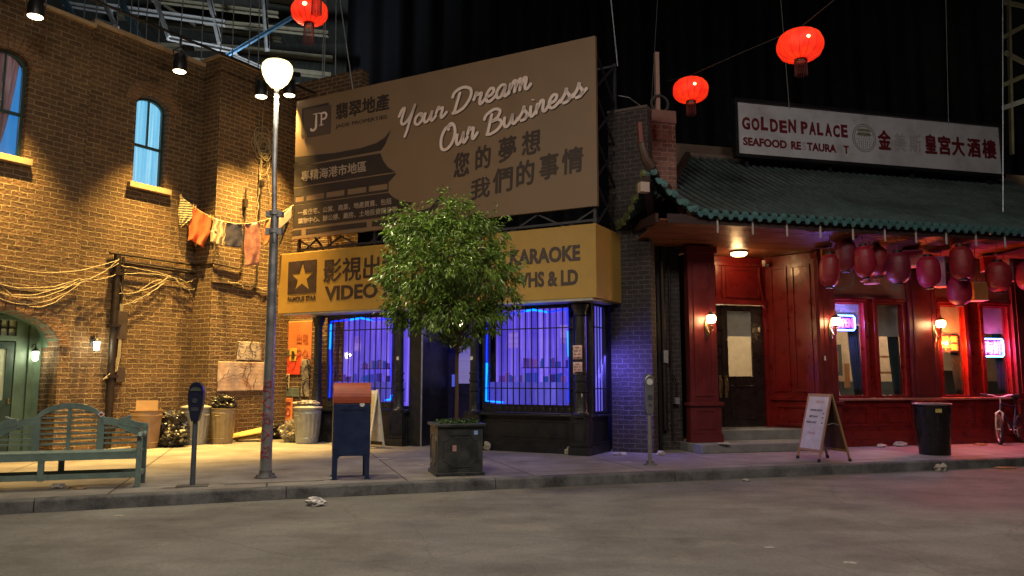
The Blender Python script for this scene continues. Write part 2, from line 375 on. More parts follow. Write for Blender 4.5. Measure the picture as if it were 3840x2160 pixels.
# ================================================================ LEFT BRICK BUILDING
def arch_loop(x0, x1, z0, zs, rise, n=10):
    c = (x0+x1)/2; h = (x1-x0)/2
    return [(x0,z0),(x1,z0)] + [(c + h*cos(pi*i/n), zs + rise*sin(pi*i/n)) for i in range(n+1)]
LB = thing('brick_building', 'tall brown brick building with arched windows and a green door, left of the shops', 'building', FL.w(0,0,0), FL.a)
W0 = (-2.89,-2.13,5.62,7.38,.30); W1 = (.17,.93,5.68,7.48,.22)
b = MB(); b.plate([[(-9,0),(-3.5,0)] + [(-2.35+1.13*cos(pi-pi*i/14), 2.05+.66*sin(pi*i/14)) for i in range(15)] + [(-1.22,0),(-.95,0),(-.95,8.72),(-9,8.72)], arch_loop(*W0)], -.12, .3)
b.build('wall', BR_L, LB)
b = MB(); b.plate([[(-.95,0),(1.9,0),(1.9,8.86),(-.95,8.86)], arch_loop(*W1)], 0, .3); b.build('wall', BR_L, LB)
b = MB(); b.plate([[(1.82,0),(4.12,0),(4.12,8.98),(1.82,8.98)]], -.65, .001)
b.box(4.12,4.125,-.65,3,0,8.98); b.build('wall', BR_L, LB)
for q in ((-.9,1.82,-.06,.34,8.862,8.96),(1.78,4.16,-.70,.1,8.982,9.06),(-9,-.93,-.2,.34,8.722,8.80)): MB().box(*q).build('parapet_cap', STONE, LB)
def voussoirs(c, h, rise, zs, th, y, n, spread=1.0):
    b = MB()
    for i in range(n):
        a0 = pi*(i+.04)/n; a1 = pi*(i+.96)/n; e = th*(.94+.1*random.random())
        P = [(c+h*cos(a0), zs+rise*sin(a0)), (c+h*cos(a1), zs+rise*sin(a1)), (c+(h+e*spread)*cos(a1), zs+(rise+e)*sin(a1)), (c+(h+e*spread)*cos(a0), zs+(rise+e)*sin(a0))]
        b.plate([P], y-.01*random.random(), y+.08)
    return b
for X, yy in ((W0,-.12),(W1,0)):
    x0,x1,z0,zs,r = X; c = (x0+x1)/2; h = (x1-x0)/2
    voussoirs(c, h+.02, r+.02, zs, .34, yy-.02, 13, .75).build('brick_arch', BR_A, LB)
    wn = MB(); wn.plate([arch_loop(x0,x1,z0,zs,r), arch_loop(x0+.055,x1-.055,z0+.06,zs-.01,r-.04)], yy+.13, yy+.2)
    wn.box(x0+.05,x1-.05,yy+.135,yy+.185,(z0+zs)/2-.03,(z0+zs)/2+.03)
    fr = wn.build('window', DKGREEN, LB)
    mb = MB(); mb.box(c-.018,c+.018,yy+.14,yy+.18,(z0+zs)/2,zs+r-.03); mb.build('glazing_bar', DKGREEN, fr)
    MB().plate([arch_loop(x0+.05,x1-.05,z0+.05,zs,r-.045)], yy+.160, yy+.163).build('pane', glass('window_glass'), fr)
    s_ = MB(); s_.box(x0-.12,x1+.12,yy-.12,yy+.13,z0-.13,z0-.002); s_.build('sill', STONE, fr, bevel=.01)
    if X is W1:
        g = MB(); g.grid(lambda u,v,x0=x0,x1=x1,z0=z0,zs=zs,r=r,yy=yy: (x0+(x1-x0)*u, yy+.25+.02*sin(u*46+sin(v*3)), z0+(zs+r-z0)*v), 60, 6)
        g.build('curtain', lit_cloth('blue_curtain', [(.14,.50,.74),(.24,.66,.88),(.50,.88,1.0)], 1.15, 16), fr)
    else:
        g = MB(); g.grid(lambda u,v,x0=x0,x1=x1,z0=z0,zs=zs,r=r,yy=yy: (x0+(x1-x0)*u, yy+.285, z0+(zs+r-z0)*v), 4, 4)
        g.build('lit_back', lit_cloth('blue_light', [(.02,.18,.5),(.04,.32,.72)], 1.0, 6), fr)
        g = MB(); g.grid(lambda u,v,x0=x0,x1=x1,z0=z0,zs=zs,r=r,yy=yy: (x0-.05+(x1-x0)*(.52+.46*v**.6)*u+ .0, yy+.24+.02*sin(u*34+sin(v*3)), z0+(zs+r-z0)*v), 50, 12)
        g.build('curtain', lit_cloth('rose_curtain', [(.055,.018,.016),(.13,.05,.045),(.26,.13,.13)], .9, 14), fr)
# doorway: arch ring, recess, green frame, door
voussoirs(-2.35, 1.13, .66, 2.05, .30, -.145, 21, .62).build('brick_arch', BR_A, LB)
b = MB(); b.box(-1.22,-1.1,-.115,.7,0,2.05); b.box(-9,-.9,.7,.8,0,3.2); b.build('recess_wall', BR_L, LB)
b = MB(); b.grid(lambda u,v: (-2.35+1.13*cos(pi*u), -.11+.81*v, 2.05+.66*sin(pi*u)), 20, 1); b.build('recess_vault', GREENP, LB)
b = MB()
b.plate([[(-3.45,0),(-1.23,0),(-1.23,2.2),(-1.6,2.66),(-3.1,2.66),(-3.45,2.2)], [(-2.6,.02),(-1.72,.02),(-1.72,2.16),(-2.6,2.16)], [(-2.6,2.26),(-1.72,2.26),(-1.72,2.56),(-2.6,2.56)]], .50, .60)
b.box(-1.50,-1.40,.44,.50,0,2.5); b.build('door_surround', GREENP, LB, bevel=.008)
d = MB(); d.plate([[(-2.58,.03),(-1.73,.03),(-1.73,2.14),(-2.58,2.14)], [(-2.4,1.02),(-1.87,1.02),(-1.87,2.0),(-2.4,2.0)]], .52, .57)
d.box(-2.36,-1.9,.505,.52,.25,.85); dr = d.build('door', M('door_green',(.035,.07,.055),.4), LB, bevel=.006)
MB().box(-2.4,-1.87,.545,.55,1.02,2.0).build('pane', M('frosted_pane',(.42,.50,.36),.5), dr)
MB().box(-2.6,-1.72,.555,.56,2.26,2.56).build('fanlight', M('fanlight_pane',(.35,.40,.25),.4), LB)
b = MB(); [b.box(x-.012,x+.012,.53,.55,2.26,2.56) for x in (-2.45,-2.3,-2.15,-2.0,-1.86)]; b.box(-2.6,-1.72,.53,.55,2.40,2.42); b.build('fanlight_bars', BLACKM, LB)
b = MB(); b.tube([(-1.80,.50,1.0),(-1.80,.46,1.0)],.02); b.tube([(-1.80,.46,.96),(-1.80,.455,1.06)],.022); b.build('door_handle', BRASS, dr)
# back volume so that the block is closed seen from the side
b = MB(); b.box(-9,4.1,.8,3,0,8.7); b.build('rear_block', M('rear_render',(.08,.07,.06),.9), LB)

def wall_lantern(frame, u, y, z, label, col, e, group, scale=1.0, kind=0, lightcol=None):
    o = thing('wall_lantern', label, 'wall lamp', frame.w(u,y,z), frame.a, group); s = scale
    b = MB()
    if kind == 0:      # carriage lantern, glass tapering down
        b.lathe([(.012,-.02),(.07,-.02),(.075,.0),(.02,.05),(.012,.09)], 0, -.17*s, 8)
        b.tube([(0,0,.02),(0,-.06,.12),(0,-.15,.13),(0,-.17,.08)], .011, 6); b.box(-.045,.045,-.016,.0,-.10,.10)
        b.build('bracket', BLACKM, o)
        MB().lathe([(.03,-.2),(.045,-.19),(.06,-.03),(.055,-.02)], 0, -.17*s, 8).build('lamp_glass', emit('lantern_white', (1,.93,.62), 22), o)
        lp = (0,-.24,-.1)
    else:              # globe on a scrolled bracket with a domed cap
        g = MB(); g.lathe([(.03,-.095),(.075,-.07),(.092,-.02),(.09,.03),(.07,.065)], 0, -.2, 16, fn=lambda a,z: 1+.03*cos(8*a)); g.build('lamp_glass', emit('lantern_warm', (1,.62,.27), 60), o)
        b.lathe([(.095,.062),(.1,.075),(.07,.11),(.03,.13),(.014,.17),(.004,.21)], 0, -.2, 16)
        b.lathe([(.012,-.17),(.035,-.15),(.02,-.12),(.055,-.1),(.06,-.09)], 0, -.2, 12)
        b.tube([(0,-.2,-.17),(0,-.19,-.27),(0,-.13,-.30),(0,-.07,-.24),(0,-.02,-.14)], .014, 6); b.tube([(0,-.02,-.3),(0,-.08,-.36),(0,-.14,-.31),(0,-.1,-.26)], .01, 6)
        b.tube([(-.03,-.19,-.16),(-.06,-.19,-.22),(-.02,-.18,-.24)], .007, 5); b.tube([(.03,-.19,-.16),(.06,-.19,-.22),(.02,-.18,-.24)], .007, 5)
        b.lathe([(.0,-.42),(.03,-.38),(.045,-.25),(.05,-.1),(.03,-.02),(0,.0)], 0, -.012, 10, sy=.4)
        b.build('bracket', M('bracket_bronze',(.16,.12,.07),.35,.8), o); lp = (0,-.34,0)
    l = lamp('lantern_bulb', 'POINT', (0,0,0), e, lightcol or col, shadow_soft_size=.06); l.parent = o; l.location = lp
    return o
wall_lantern(FL,-1.45,.46,1.98,'white-lit wall lantern beside the green door inside the arch','', 16, 'carriage lanterns by the green door', lightcol=(1,.93,.62))
wall_lantern(FL,-.50,0,2.20,'white-lit wall lantern on bare brick between the arch and the pipe','', 16, 'carriage lanterns by the green door', lightcol=(1,.93,.62))

# ---- pipes, conduits and wires on the brick
b = MB(); b.tube([(-.1,-.09,0),(-.12,-.09,4.03)], .075, 10); b.tube([(.03,-.06,1.9),(.03,-.06,4.0)], .03, 8)
o = b.build('shaft', IRON); P_ = thing('drain_pipe', 'thick rusty black pipe running up the brick wall beside the small lantern', 'pipe', FL.w(0,0,0), FL.a); o.parent = P_
for z in (.35,1.45,2.5,3.6): MB().box(-.21,.0,-.175,-.0,z,z+.06).build('pipe_clamp', IRON, P_)
for q in ((-.06,.16,-.14,-.001,2.25,2.85),(.0,.2,-.1,-.001,1.35,1.68)): MB().box(*q).build('junction_box', M('box_brown',(.045,.03,.02),.6), P_, bevel=.008)
def cat(a, b, sag, n=14, wob=0):
    a = Vector(a); b = Vector(b); o = []
    for i in range(n+1):
        t = i/n; p = a.lerp(b, t); p.z -= sag*4*t*(1-t); p += Vector((0, random.uniform(-1,1)*wob, random.uniform(-1,1)*wob)); o.append(p)
    return o
b = MB(); b.tube([(-.28,-.06,4.06),(1.8,-.06,4.05)], .026, 8); b.tube([(-.15,-.06,3.90),(1.8,-.05,3.86)], .016, 6); b.tube([(-.1,-.06,3.72),(1.75,-.05,3.62)], .014, 6)
b.tube([(1.8,-.06,4.05),(1.8,-.68,4.05),(2.5,-.70,4.0),(2.62,-.70,4.1),(2.62,-.70,5.95)], .022, 8); b.tube([(1.79,-.66,3.62),(2.9,-.69,3.62),(3.05,-.69,3.75),(3.05,-.69,6.25)], .022, 8)
b.box(2.56,2.66,-.74,-.66,5.5,5.7); b.box(3.0,3.12,-.75,-.65,6.1,6.25)
tag(b.build('conduit', IRON), 'thin dark conduits crossing the brick wall and turning up behind the washing', 'conduit', loc=FL.w(0,0,0), rz=FL.a)
b = MB()
for a, c, s in (((-3.2,-.2,3.75),(-.2,-.2,3.9),.35),((-3.2,-.2,3.5),(-.15,-.2,3.85),.55),((-3.2,-.2,3.45),(-.95,-.2,3.42),.30),((-3.2,-.2,3.3),(-.95,-.2,3.44),.38),((-3.2,-.22,3.5),(-.95,-.2,3.4),.5),((-2.9,-.2,3.2),(-.9,-.2,3.38),.46),((-2.5,-.2,3.3),(-1.2,-.2,3.1),.4),((-.95,-.2,3.43),(-.2,-.2,3.6),.06),((-.95,-.2,3.40),(-.15,-.2,3.93),.1)):
    b.tube(cat(a,c,s,14,.012), .0085, 5)
tag(b.build('wire_bundle', CABLE), 'tangle of pale wires sagging over the brick arch of the green door', 'wires', loc=FL.w(0,0,0), rz=FL.a)
b = MB()
for a, c, s in (((-.15,-.12,3.8),(1.15,-.1,3.72),-.03),((-.1,-.12,3.2),(1.1,-.1,3.70),.1),((0,-.12,2.98),(.95,-.1,3.55),.12),((.2,-.12,3.05),(1.02,-.1,3.58),.05),((-.12,-.12,3.6),(1.3,-.1,3.66),-.08),((.4,-.1,3.3),(.9,-.1,3.62),-.04),((-.05,-.1,3.5),(.3,-.1,3.0),.2),((1.25,-.1,3.68),(1.78,-.1,3.5),.12),((1.3,-.1,3.6),(1.7,-.1,3.35),-.06),((1.35,-.1,3.7),(1.78,-.1,3.75),.1),((1.3,-.1,3.66),(1.6,-.1,3.25),.05)):
    b.tube(cat(a,c,s,12,.014), .0085, 5)
for k in range(4): b.tube([(-.02+.02*k,-.12,3.0),(.0+.015*k,-.13,2.4),(-.02+.02*k,-.13,1.9),(-.1+.03*k,-.13,1.6),(-.2,-.13,1.5-.02*k),(-.3,-.13,1.42)], .009, 5)
tag(b.build('wire_bundle', CABLE), 'pale wires fanning out from the rusty pipe and hanging down beside it', 'wires', loc=FL.w(0,0,0), rz=FL.a)
b = MB()
for k in range(9):
    cx, cz, r = 3.03+random.uniform(-.08,.10), 7.15+random.uniform(-.25,.22), .17+.08*random.random(); ph = random.random()*6
    b.tube([(cx+r*cos(a)*1.1, -.70-.006*k, cz+r*1.25*sin(a)+.03*sin(3*a+ph)) for a in [2*pi*i/20 for i in range(21)]], .008, 5)
b.tube(cat((3.02,-.7,6.9),(2.98,-.7,5.2),0,12,.03), .008, 5); b.tube(cat((3.05,-.7,6.95),(3.0,-.7,5.9),0,8,.03), .008, 5); b.tube([(3.02,-.7,7.3),(3.02,-.72,8.1)], .008, 5); b.tube([(3.2,-.7,7.0),(3.3,-.7,6.7),(3.2,-.7,6.45),(3.0,-.7,6.5)], .008, 5); b.tube(cat((3.2,-.7,6.9),(3.33,-.7,5.9),0,8,.03), .007, 5)
tag(b.build('cable_coil', CABLE), 'loose coil of pale cable hanging high on the brick wall behind the street lamp', 'cable coil', loc=FL.w(0,0,0), rz=FL.a)
b = MB(); b.tube(cat((2.2,-.69,3.66),(3.5,-.69,3.55),-.02,10,.02), .008, 5); b.tube(cat((2.6,-.69,3.6),(3.9,-.69,3.75),.05,10,.02), .008, 5)
tag(b.build('wire_bundle', CABLE), 'two pale wires running along the brick just left of the lamp post', 'wires', loc=FL.w(0,0,0), rz=FL.a)
# papers pasted on the brick
def poster(name, label, frame, x0, x1, z0, z1, y, mat, extra=None, cat_='poster', wav=.004):
    b = MB(); b.grid(lambda u,v: (x0+(x1-x0)*u, y+.12*wav*sin((z0+(z1-z0)*v)*68)+wav*.5*sin(u*9), z0+(z1-z0)*v), 10, 36)
    o = b.build(name, mat, solid=.003); tag(o, label, cat_, loc=frame.w(0,0,0), rz=frame.a)
    if extra: extra(o, x0, x1, z0, z1, y-.012)
    return o
def scrawl(o, x0, x1, z0, z1, y, n=5, mat=None, wd=.012, seed=3):
    R = random.Random(seed); b = MB()
    for k in range(n):
        cx = R.uniform(x0+.05,x1-.05); cz = R.uniform(z0+.05,z1-.05); P = []; a = R.uniform(0,6)
        for i in range(14):
            a += R.uniform(-.9,1.1); cx = min(max(cx+.055*cos(a),x0),x1); cz = min(max(cz+.055*sin(a),z0),z1); P.append((cx,cz))
        b.ribbon(P, y, wd, .003)
    b.build('scribble', mat or BLACKP, o)
def chars(o, x0, x1, z0, z1, y, txt, rows, mat, part='lettering'):
    b = MB(); h = (z1-z0)/len(rows)
    for i, s in enumerate(rows): b.text(s, x0+(x1-x0)*.12, x1-(x1-x0)*.12, z1-h*(i+.85), z1-h*(i+.2), y, .003, .02)
    b.build(part, mat, o)
PK = M('pale_paper', (.56,.47,.38), .9, dirt=(.30,.2,.12), dscale=6)
poster('wall_paper', 'small sheet of black handwriting pasted high on the brick left of the lamp post', FL, 2.58,3.3,1.86,2.30,-.662, PK, lambda o,*a: (scrawl(o,*a,n=9,seed=5,wd=.009)))
poster('wall_paper', 'wide faded pinkish sheet under the handwriting sheet, with scribbles over it', FL, 2.06,3.5,1.14,1.82,-.668, M('faded_paper',(.50,.38,.32),.9,var=.3,scale=5,dirt=(.38,.18,.10),dscale=3.5,damt=.8), lambda o,*a: scrawl(o,*a,n=8,seed=9,wd=.008))

# ================================================================ BRICK WALLS BEHIND AND BESIDE THE VIDEO SHOP
b = MB(); b.box(-2.12,.5,.8,1.1,0,9.1); tag(b.build('brick_wall', BR_F), 'tall brick wall with posters between the lamp post and the video shop', 'wall', loc=FS.w(0,0,0), rz=FS.a)
b = MB(); b.box(.5,6.9,1.4,1.6,0,4.6); b.box(.5,7.0,-.1,1.6,4.28,4.33)
tag(b.build('roof_slab', M('roof_black',(.02,.02,.022),.8)), 'dark flat roof under the big billboard', 'roof', loc=FS.w(0,0,0), rz=FS.a)
o = thing('brick_wall', 'dark brick wall lit blue between the video shop and the red restaurant', 'wall', FS.w(0,0,0), FS.a)
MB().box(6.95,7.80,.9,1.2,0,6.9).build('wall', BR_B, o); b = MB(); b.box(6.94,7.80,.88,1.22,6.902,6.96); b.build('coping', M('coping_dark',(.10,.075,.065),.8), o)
o = thing('brick_pier', 'old dark brick pier with pipes, left of the first red pilaster', 'pier', FG.w(0,0,0), FG.a)
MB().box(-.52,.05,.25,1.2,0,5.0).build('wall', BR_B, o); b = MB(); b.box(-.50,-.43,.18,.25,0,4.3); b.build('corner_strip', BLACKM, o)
b = MB(); b.tube([(-.2,.2,.2),(-.2,.2,4.2)], .02, 8); b.tube([(-.36,.2,.4),(-.36,.2,4.2)], .055, 8); b.tube([(-.1,.2,1.0),(-.1,.19,1.35),(-.16,.19,1.5)], .012, 6); b.build('pipe', IRON, o)
for q in ((-.40,-.30,.11,.2,1.75,2.0),(-.16,-.06,.12,.25,.92,1.05)): MB().box(*q).build('meter_box', M('grey_box',(.25,.25,.27),.5,.3), o, bevel=.006)
o = thing('brick_chimney', 'reddish brick chimney behind the curled roof tip', 'chimney', FG.w(0,0,0), FG.a)
MB().box(-.64,.05,.25,.9,5.0,6.82).build('stack', BR_P, o); b = MB(); b.box(-.66,.07,.23,.92,6.822,7.10); b.build('cap', M('chimney_cap',(.20,.11,.09),.8,dirt=(.08,.05,.05)), o, bevel=.01)
b = MB(); b.box(-.26,-.17,.5,.59,7.12,8.5); tag(b.build('wooden_post', M('post_wood',(.36,.24,.20),.8,stretch=(6,6,.6))), 'pale wooden post standing on the brick chimney', 'post', loc=FG.w(0,0,0), rz=FG.a)
b = MB()
for k in range(5): b.tube([(-.2+(.17+.012*k)*cos(a), .46, 7.32+(.17+.008*k)*sin(a)) for a in [2*pi*i/20 for i in range(21)]], .008, 5)
tag(b.build('wire_coil', DCABLE), 'dark wire coiled round the foot of the wooden post', 'wire coil', loc=FG.w(0,0,0), rz=FG.a)

# ================================================================ VIDEO SHOP
VS = thing('video_shop', 'black-painted corner video shop with barred, purple-lit windows', 'shop', FS.w(0,0,0), FS.a)
def panel_frame(b, x0, x1, z0, z1, y, w=.03, d=.014):
    for r in ((x0,x1,z0,z0+w),(x0,x1,z1-w,z1),(x0,x0+w,z0+w,z1-w),(x1-w,x1,z0+w,z1-w)): b.box(r[0],r[1],y-d,y,r[2],r[3])
for x0, x1 in ((0,2.62),(4.12,6.86)):         # stall risers with skirting
    b = MB(); b.box(x0,x1,-.0,.18,0,.70); b.box(x0-.01,x1+.03,-.055,.0,0,.17); b.box(x0-.01,x1+.02,-.035,.0,.172,.21); b.box(x0-.01,x1+.01,-.015,.0,.212,.24)
    panel_frame(b, x0+.38, x1-.42, .29, .62, -.001)
    if x0 > 1: b.box(6.68,6.86,.18,.9,0,.70); b.box(6.86,6.915,-.05,.9,0,.17); b.box(6.86,6.895,-.03,.9,.172,.21)
    b.build('stall_riser', BLACKP, VS)
for x0, x1 in ((-.04,2.66),(4.08,6.92)):
    b = MB(); b.box(x0,x1,-.09,.22,.702,.735); b.box(x0+.01,x1-.01,-.07,.2,.737,.76)
    if x0 > 1: b.box(6.66,6.95,.22,.95,.702,.735)
    b.build('window_ledge', BLACKP, VS, bevel=.005)
b = MB(); b.box(-.02,6.9,-.0,.2,2.84,3.0); b.box(6.7,6.9,.2,.9,2.84,3.0); b.box(2.55,4.15,.2,1.1,2.84,2.9); b.build('head_beam', BLACKP, VS)
def column(x, y, r=.10, wide=.18, name='column'):
    b = MB(); f = lambda a,z: 1+.0*a
    b.box(x-wide,x+wide,y-.14,y+.14,0,.70); b.box(x-wide-.03,x+wide+.03,y-.17,y+.14,.0,.15); b.box(x-wide-.015,x+wide+.015,y-.155,y+.14,.17,.22)
    panel_frame(b, x-wide+.04, x+wide-.04, .27, .62, y-.14, .02, .01)
    b.lathe([(r*1.45,.702),(r*1.5,.76),(r*1.3,.78),(r*1.12,.82),(r*1.08,1.17),(r*1.22,1.18),(r*1.22,1.22),(r*1.0,1.23),(r*.98,1.37),(r*1.15,1.38),(r*1.15,1.41),(r*.97,1.42),(r*.96,1.52),(r*1.13,1.53),(r*1.13,1.56),(r*.93,1.57),(r*.86,2.62),(r*1.1,2.64),(r*1.1,2.70),(r*1.35,2.76),(r*1.5,2.84)], x, y-.02, 18)
    return b.build(name, BLACKP, VS)
cols = [column(.10,-.02), column(2.42,-.02), column(4.32,-.02), column(6.70,-.06,.115)]
b = MB(); b.box(2.62,2.95,.05,1.1,0,2.84)                                   # entrance side piers
b.box(3.96,4.05,.55,1.1,0,2.84); b.build('entrance_pier', BLACKP, VS)
b = MB(); b.tube([(2.985,.0,0),(2.985,.0,2.84)], .02, 8); b.build('gate_post', STEEL, VS)
# door in the recess
b = MB(); b.box(2.6,4.2,1.1,1.2,2.25,2.84); b.box(2.6,2.72,1.1,1.2,0,2.25); b.box(3.72,4.2,1.1,1.2,0,2.25); b.build('door_frame', BLACKP, VS)
d = MB(); d.plate([[(2.72,0),(3.72,0),(3.72,2.25),(2.72,2.25)], [(3.18,1.32),(3.62,1.32),(3.62,2.15),(3.18,2.15)]], 1.11, 1.16)
panel_frame(d, 2.8,3.1,.2,1.1,1.11,.03); panel_frame(d, 3.2,3.6,.2,1.1,1.11,.03)
dr = d.build('door', M('navy_door',(.012,.012,.05),.35), VS)
MB().box(3.18,3.62,1.17,1.18,1.32,2.15).build('door_blind', lit_cloth('door_blind',[(.10,.08,.30),(.16,.13,.42),(.2,.17,.5)],.7,60,False), dr)
MB().box(3.05,3.12,1.095,1.109,1.25,1.52).build('door_notice', emit('notice_blue',(.10,.14,.9),.55), dr)
b = MB(); b.tube([(2.8,1.10,1.0),(2.8,1.06,1.0),(2.8,1.06,1.12)], .012, 6); b.build('door_handle', STEEL, dr)
# windows: opening, frame, curtains, bars
PURPLE = lit_cloth('purple_curtain', [(.045,.030,.40),(.12,.075,.68),(.30,.20,.95)], 1.05, 9)
PURPLE2 = lit_cloth('violet_curtain', [(.05,.045,.50),(.10,.08,.66),(.17,.15,.85)], 1.0, 7)
def shop_window(x0, x1, z0, z1, bars, rails, seed):
    R = random.Random(seed)
    w = MB(); w.plate([[(x0-.09,z0-.15),(x1+.09,z0-.15),(x1+.09,z1+.05),(x0-.09,z1+.05)], [(x0,z0),(x1,z0),(x1,z1),(x0,z1)]], .02, .14)
    fr = w.build('window', BLACKP, VS)
    MB().box(x0,x1,.07,.076,z0,z1).build('pane', glass('shop_glass', (.92,.9,1), .05), fr)
    g = MB(); g.grid(lambda u,v: (x0-.1+(x1-x0+.2)*u, .62+.03*sin(u*70), z0-.1+(z1-z0+.2)*v), 90, 4); g.build('curtain', PURPLE, fr)
    g = MB(); g.box(x0-.1,x1+.1,.35,.37,z0+.0,z0+.42+.02); g.build('display_board', lit_cloth('display_violet',[(.035,.03,.30),(.06,.055,.48),(.13,.12,.7)],1.0,3), fr)
    cols_ = [(.16,.06,.42),(.06,.08,.62),(.28,.22,.85),(.06,.03,.30),(.30,.12,.50),(.03,.10,.6)]  # board, shelves, tapes and posters emit: room light put into their colours
    for row, (zz, xa, xb) in enumerate(((z0+.44, x0+.08, x1-.1), (z0+.74, x0+.35*(x1-x0), x1-.2))):     # tapes on two shelves
        MB().box(xa-.03,xb+.03,.40,.52,zz-.018,zz).build('shelf', emit('shelf_violet',(.02,.015,.2),.5), fr); x = xa; k = 0
        while x < xb:
            ww = R.choice((.03,.03,.035,.09,.12)); hh = R.uniform(.11,.20)
            if R.random() < .8: MB().box(x,x+ww*.94,.42,.46+.03*R.random(),zz,zz+hh).build('display_case', emit('display_%d' % (k % 6), cols_[k % 6], .5), fr)
            x += ww+R.choice((0,0,.004,.03)); k += R.choice((1,2,3))
    for px_, pz, pw, ph in ((x0+.22,z0+1.15,.22,.34),(x1-.45,z0+1.22,.26,.38)): MB().box(px_,px_+pw,.585,.59,pz,pz+ph).build('poster', lit_cloth('window_poster',[(.05,.04,.35),(.20,.10,.6),(.35,.25,.8)],1.0,5,False), fr)
    b = MB(); n = bars
    for i in range(n): 
        x = x0-.02+(x1-x0+.04)*i/(n-1); b.tube([(x,-.03,z0-.05),(x,-.03,z1+.04)], .0125, 6)
        if i < n: b.lathe([(.0,z0-.11),(.018,z0-.08),(.006,z0-.05)], x, -.03, 6)
    for z in rails: b.bar((x0-.12,-.03,z),(x1+.12,-.03,z),.02,.022)
    b.build('window_bars', BLACKM, fr)
    return fr
shop_window(.40,2.20,.92,2.80,13,(1.22,2.52),3)
shop_window(4.56,6.42,.92,2.82,15,(1.24,2.42),5)
# narrow side lights
b = MB(); b.box(2.56,2.60,.30,1.05,.70,.9); s_ = b.build('side_window', BLACKP, VS)
MB().box(2.62,2.621,.1,.11,.9,.91).build('catch', BLACKM, s_)
b = MB(); b.grid(lambda u,v: (2.50+.14*u,.24,.93+1.87*v), 6, 2); b.build('side_pane', PURPLE, s_)
b = MB(); [b.box(6.82,6.9,y0,y1,.76,2.84) for y0,y1 in ((.0,.16),(.72,.9))]; b.build('corner_post', BLACKP, VS)
g = MB(); g.grid(lambda u,v: (6.84,.16+.56*u,.8+2.04*v), 30, 2); s_ = g.build('side_window', PURPLE2, VS)
b = MB(); [b.tube([(6.93,y,.78),(6.93,y,2.82)], .0125, 6) for y in (.2,.34,.48,.62)]; [b.bar((6.93,.05,z),(6.93,.8,z),.02,.022) for z in (1.24,2.42)]; b.build('side_bars', BLACKM, s_)
# lamp above the shop door (seen through the tree)
o = thing('porch_lamp', 'small warm lamp above the video shop door, seen through the tree', 'lamp', FS.w(3.5,.6,2.74), FS.a)
g = MB(); g.lathe([(.02,-.2),(.09,-.17),(.11,-.1),(.09,-.04),(.04,0)], 0, 0, 14); g.build('lamp_glass', emit('porch_warm',(1,.82,.5),9), o); b = MB(); b.lathe([(.05,0),(.05,.1)],0,0,10); b.build('mount', BLACKM, o)
# blue strip lights round the windows
LED = emit('blue_strip', (.0,.022,1.0), 3.2); LEDH = emit('blue_strip_hot', (.0,.13,1.0), 5)
def led(label, pts, hot):
    t = thing('light_strip', label, 'light strip', FS.w(0,0,0), FS.a, 'blue light strips in the shop windows')
    MB().tube(pts, .014, 6, smooth=True).build('tube', LED, t); MB().tube(hot, .021, 6).build('bright_section', LEDH, t); return t
led('blue light strip down the left edge of the left barred window', [(.42,.02,2.72),(.41,.02,2.2),(.44,.02,1.6),(.43,.02,1.0)], [(.42,.015,2.68),(.41,.015,2.1)])
led('blue light strip along the top of the left barred window', [(.42,.02,2.74),(.9,.02,2.76),(1.3,.02,2.80),(1.7,.02,2.73),(2.15,.02,2.75)], [(.95,.015,2.76),(1.3,.015,2.79),(1.6,.015,2.73)])
led('blue light strip down the right edge of the left barred window', [(2.18,.02,2.7),(2.17,.02,1.6),(2.19,.02,1.0),(2.0,.02,.95)], [(2.19,.015,1.08),(2.16,.015,.98),(2.02,.015,.96)])
led('blue light strip down the left edge of the right barred window', [(4.58,.02,2.74),(4.57,.02,1.9),(4.6,.02,1.0)], [(4.58,.015,1.75),(4.57,.015,.98),(4.95,.015,.955)])
led('blue light strip along the top of the right barred window', [(4.6,.02,2.76),(5.1,.02,2.73),(5.6,.02,2.80),(6.0,.02,2.74),(6.4,.02,2.79)], [(5.45,.015,2.78),(5.65,.015,2.80),(5.95,.015,2.74)])
led('blue light strip down the right edge of the right barred window', [(6.40,.02,2.78),(6.41,.02,1.8),(6.40,.02,.98)], [(6.40,.015,2.35),(6.41,.015,1.85)])
for loc, aim, e, s in ((FS.w(1.3,-.12,1.9), FS.w(1.3,-3,.2), 9, 1.4), (FS.w(5.5,-.12,1.9), FS.w(5.5,-3,.2), 13, 1.5), (FS.w(7.02,.38,1.7), FS.w(7.6,1.0,1.2), 40, .6), (FS.w(3.45,.75,2.5), FS.w(3.4,.6,0), 7, .4)):  # spill of the lit windows; the last is added to tint the door recess
    lamp('shop_blue_glow', 'AREA', loc, e, (.16,.12,1), aim, size=s)
# notes stuck on the columns
def note(label, frame, x, y, z, w, h, mat, rows=None, ink=None, rz=0):
    t = thing('notice', label, 'notice', frame.w(x,y,z), frame.a+rz); b = MB(); b.grid(lambda u,v: (-w/2+w*u, -.10*(1-((u-.5)*1.5)**2)*w*1.2, -h/2+h*v), 8, 4)
    b.build('sheet', mat, t, solid=.002)
    if rows:
        b = MB()
        for i in range(rows):
            z_ = h/2-h*(i+.75)/(rows+.3)
            for k in range(5):
                if (i*7+k*3) % 4: b.box(-w*.33+k*w*.14,-w*.33+k*w*.14+w*.09,-w*.145,-w*.14,z_-.01,z_+.012)
        b.build('writing', ink or REDP, t)
    return t
PINKP = M('pink_paper',(.55,.38,.36),.85)
note('larger pale pink notice wrapped round the corner column', FS, 6.68,-.17,1.93,.19,.27, PINKP, 4)
note('lower notice on the corner column, just below the larger one', FS, 6.68,-.17,1.63,.19,.23, PINKP, 4)
STK = M('white_sticker',(.6,.6,.6),.6)
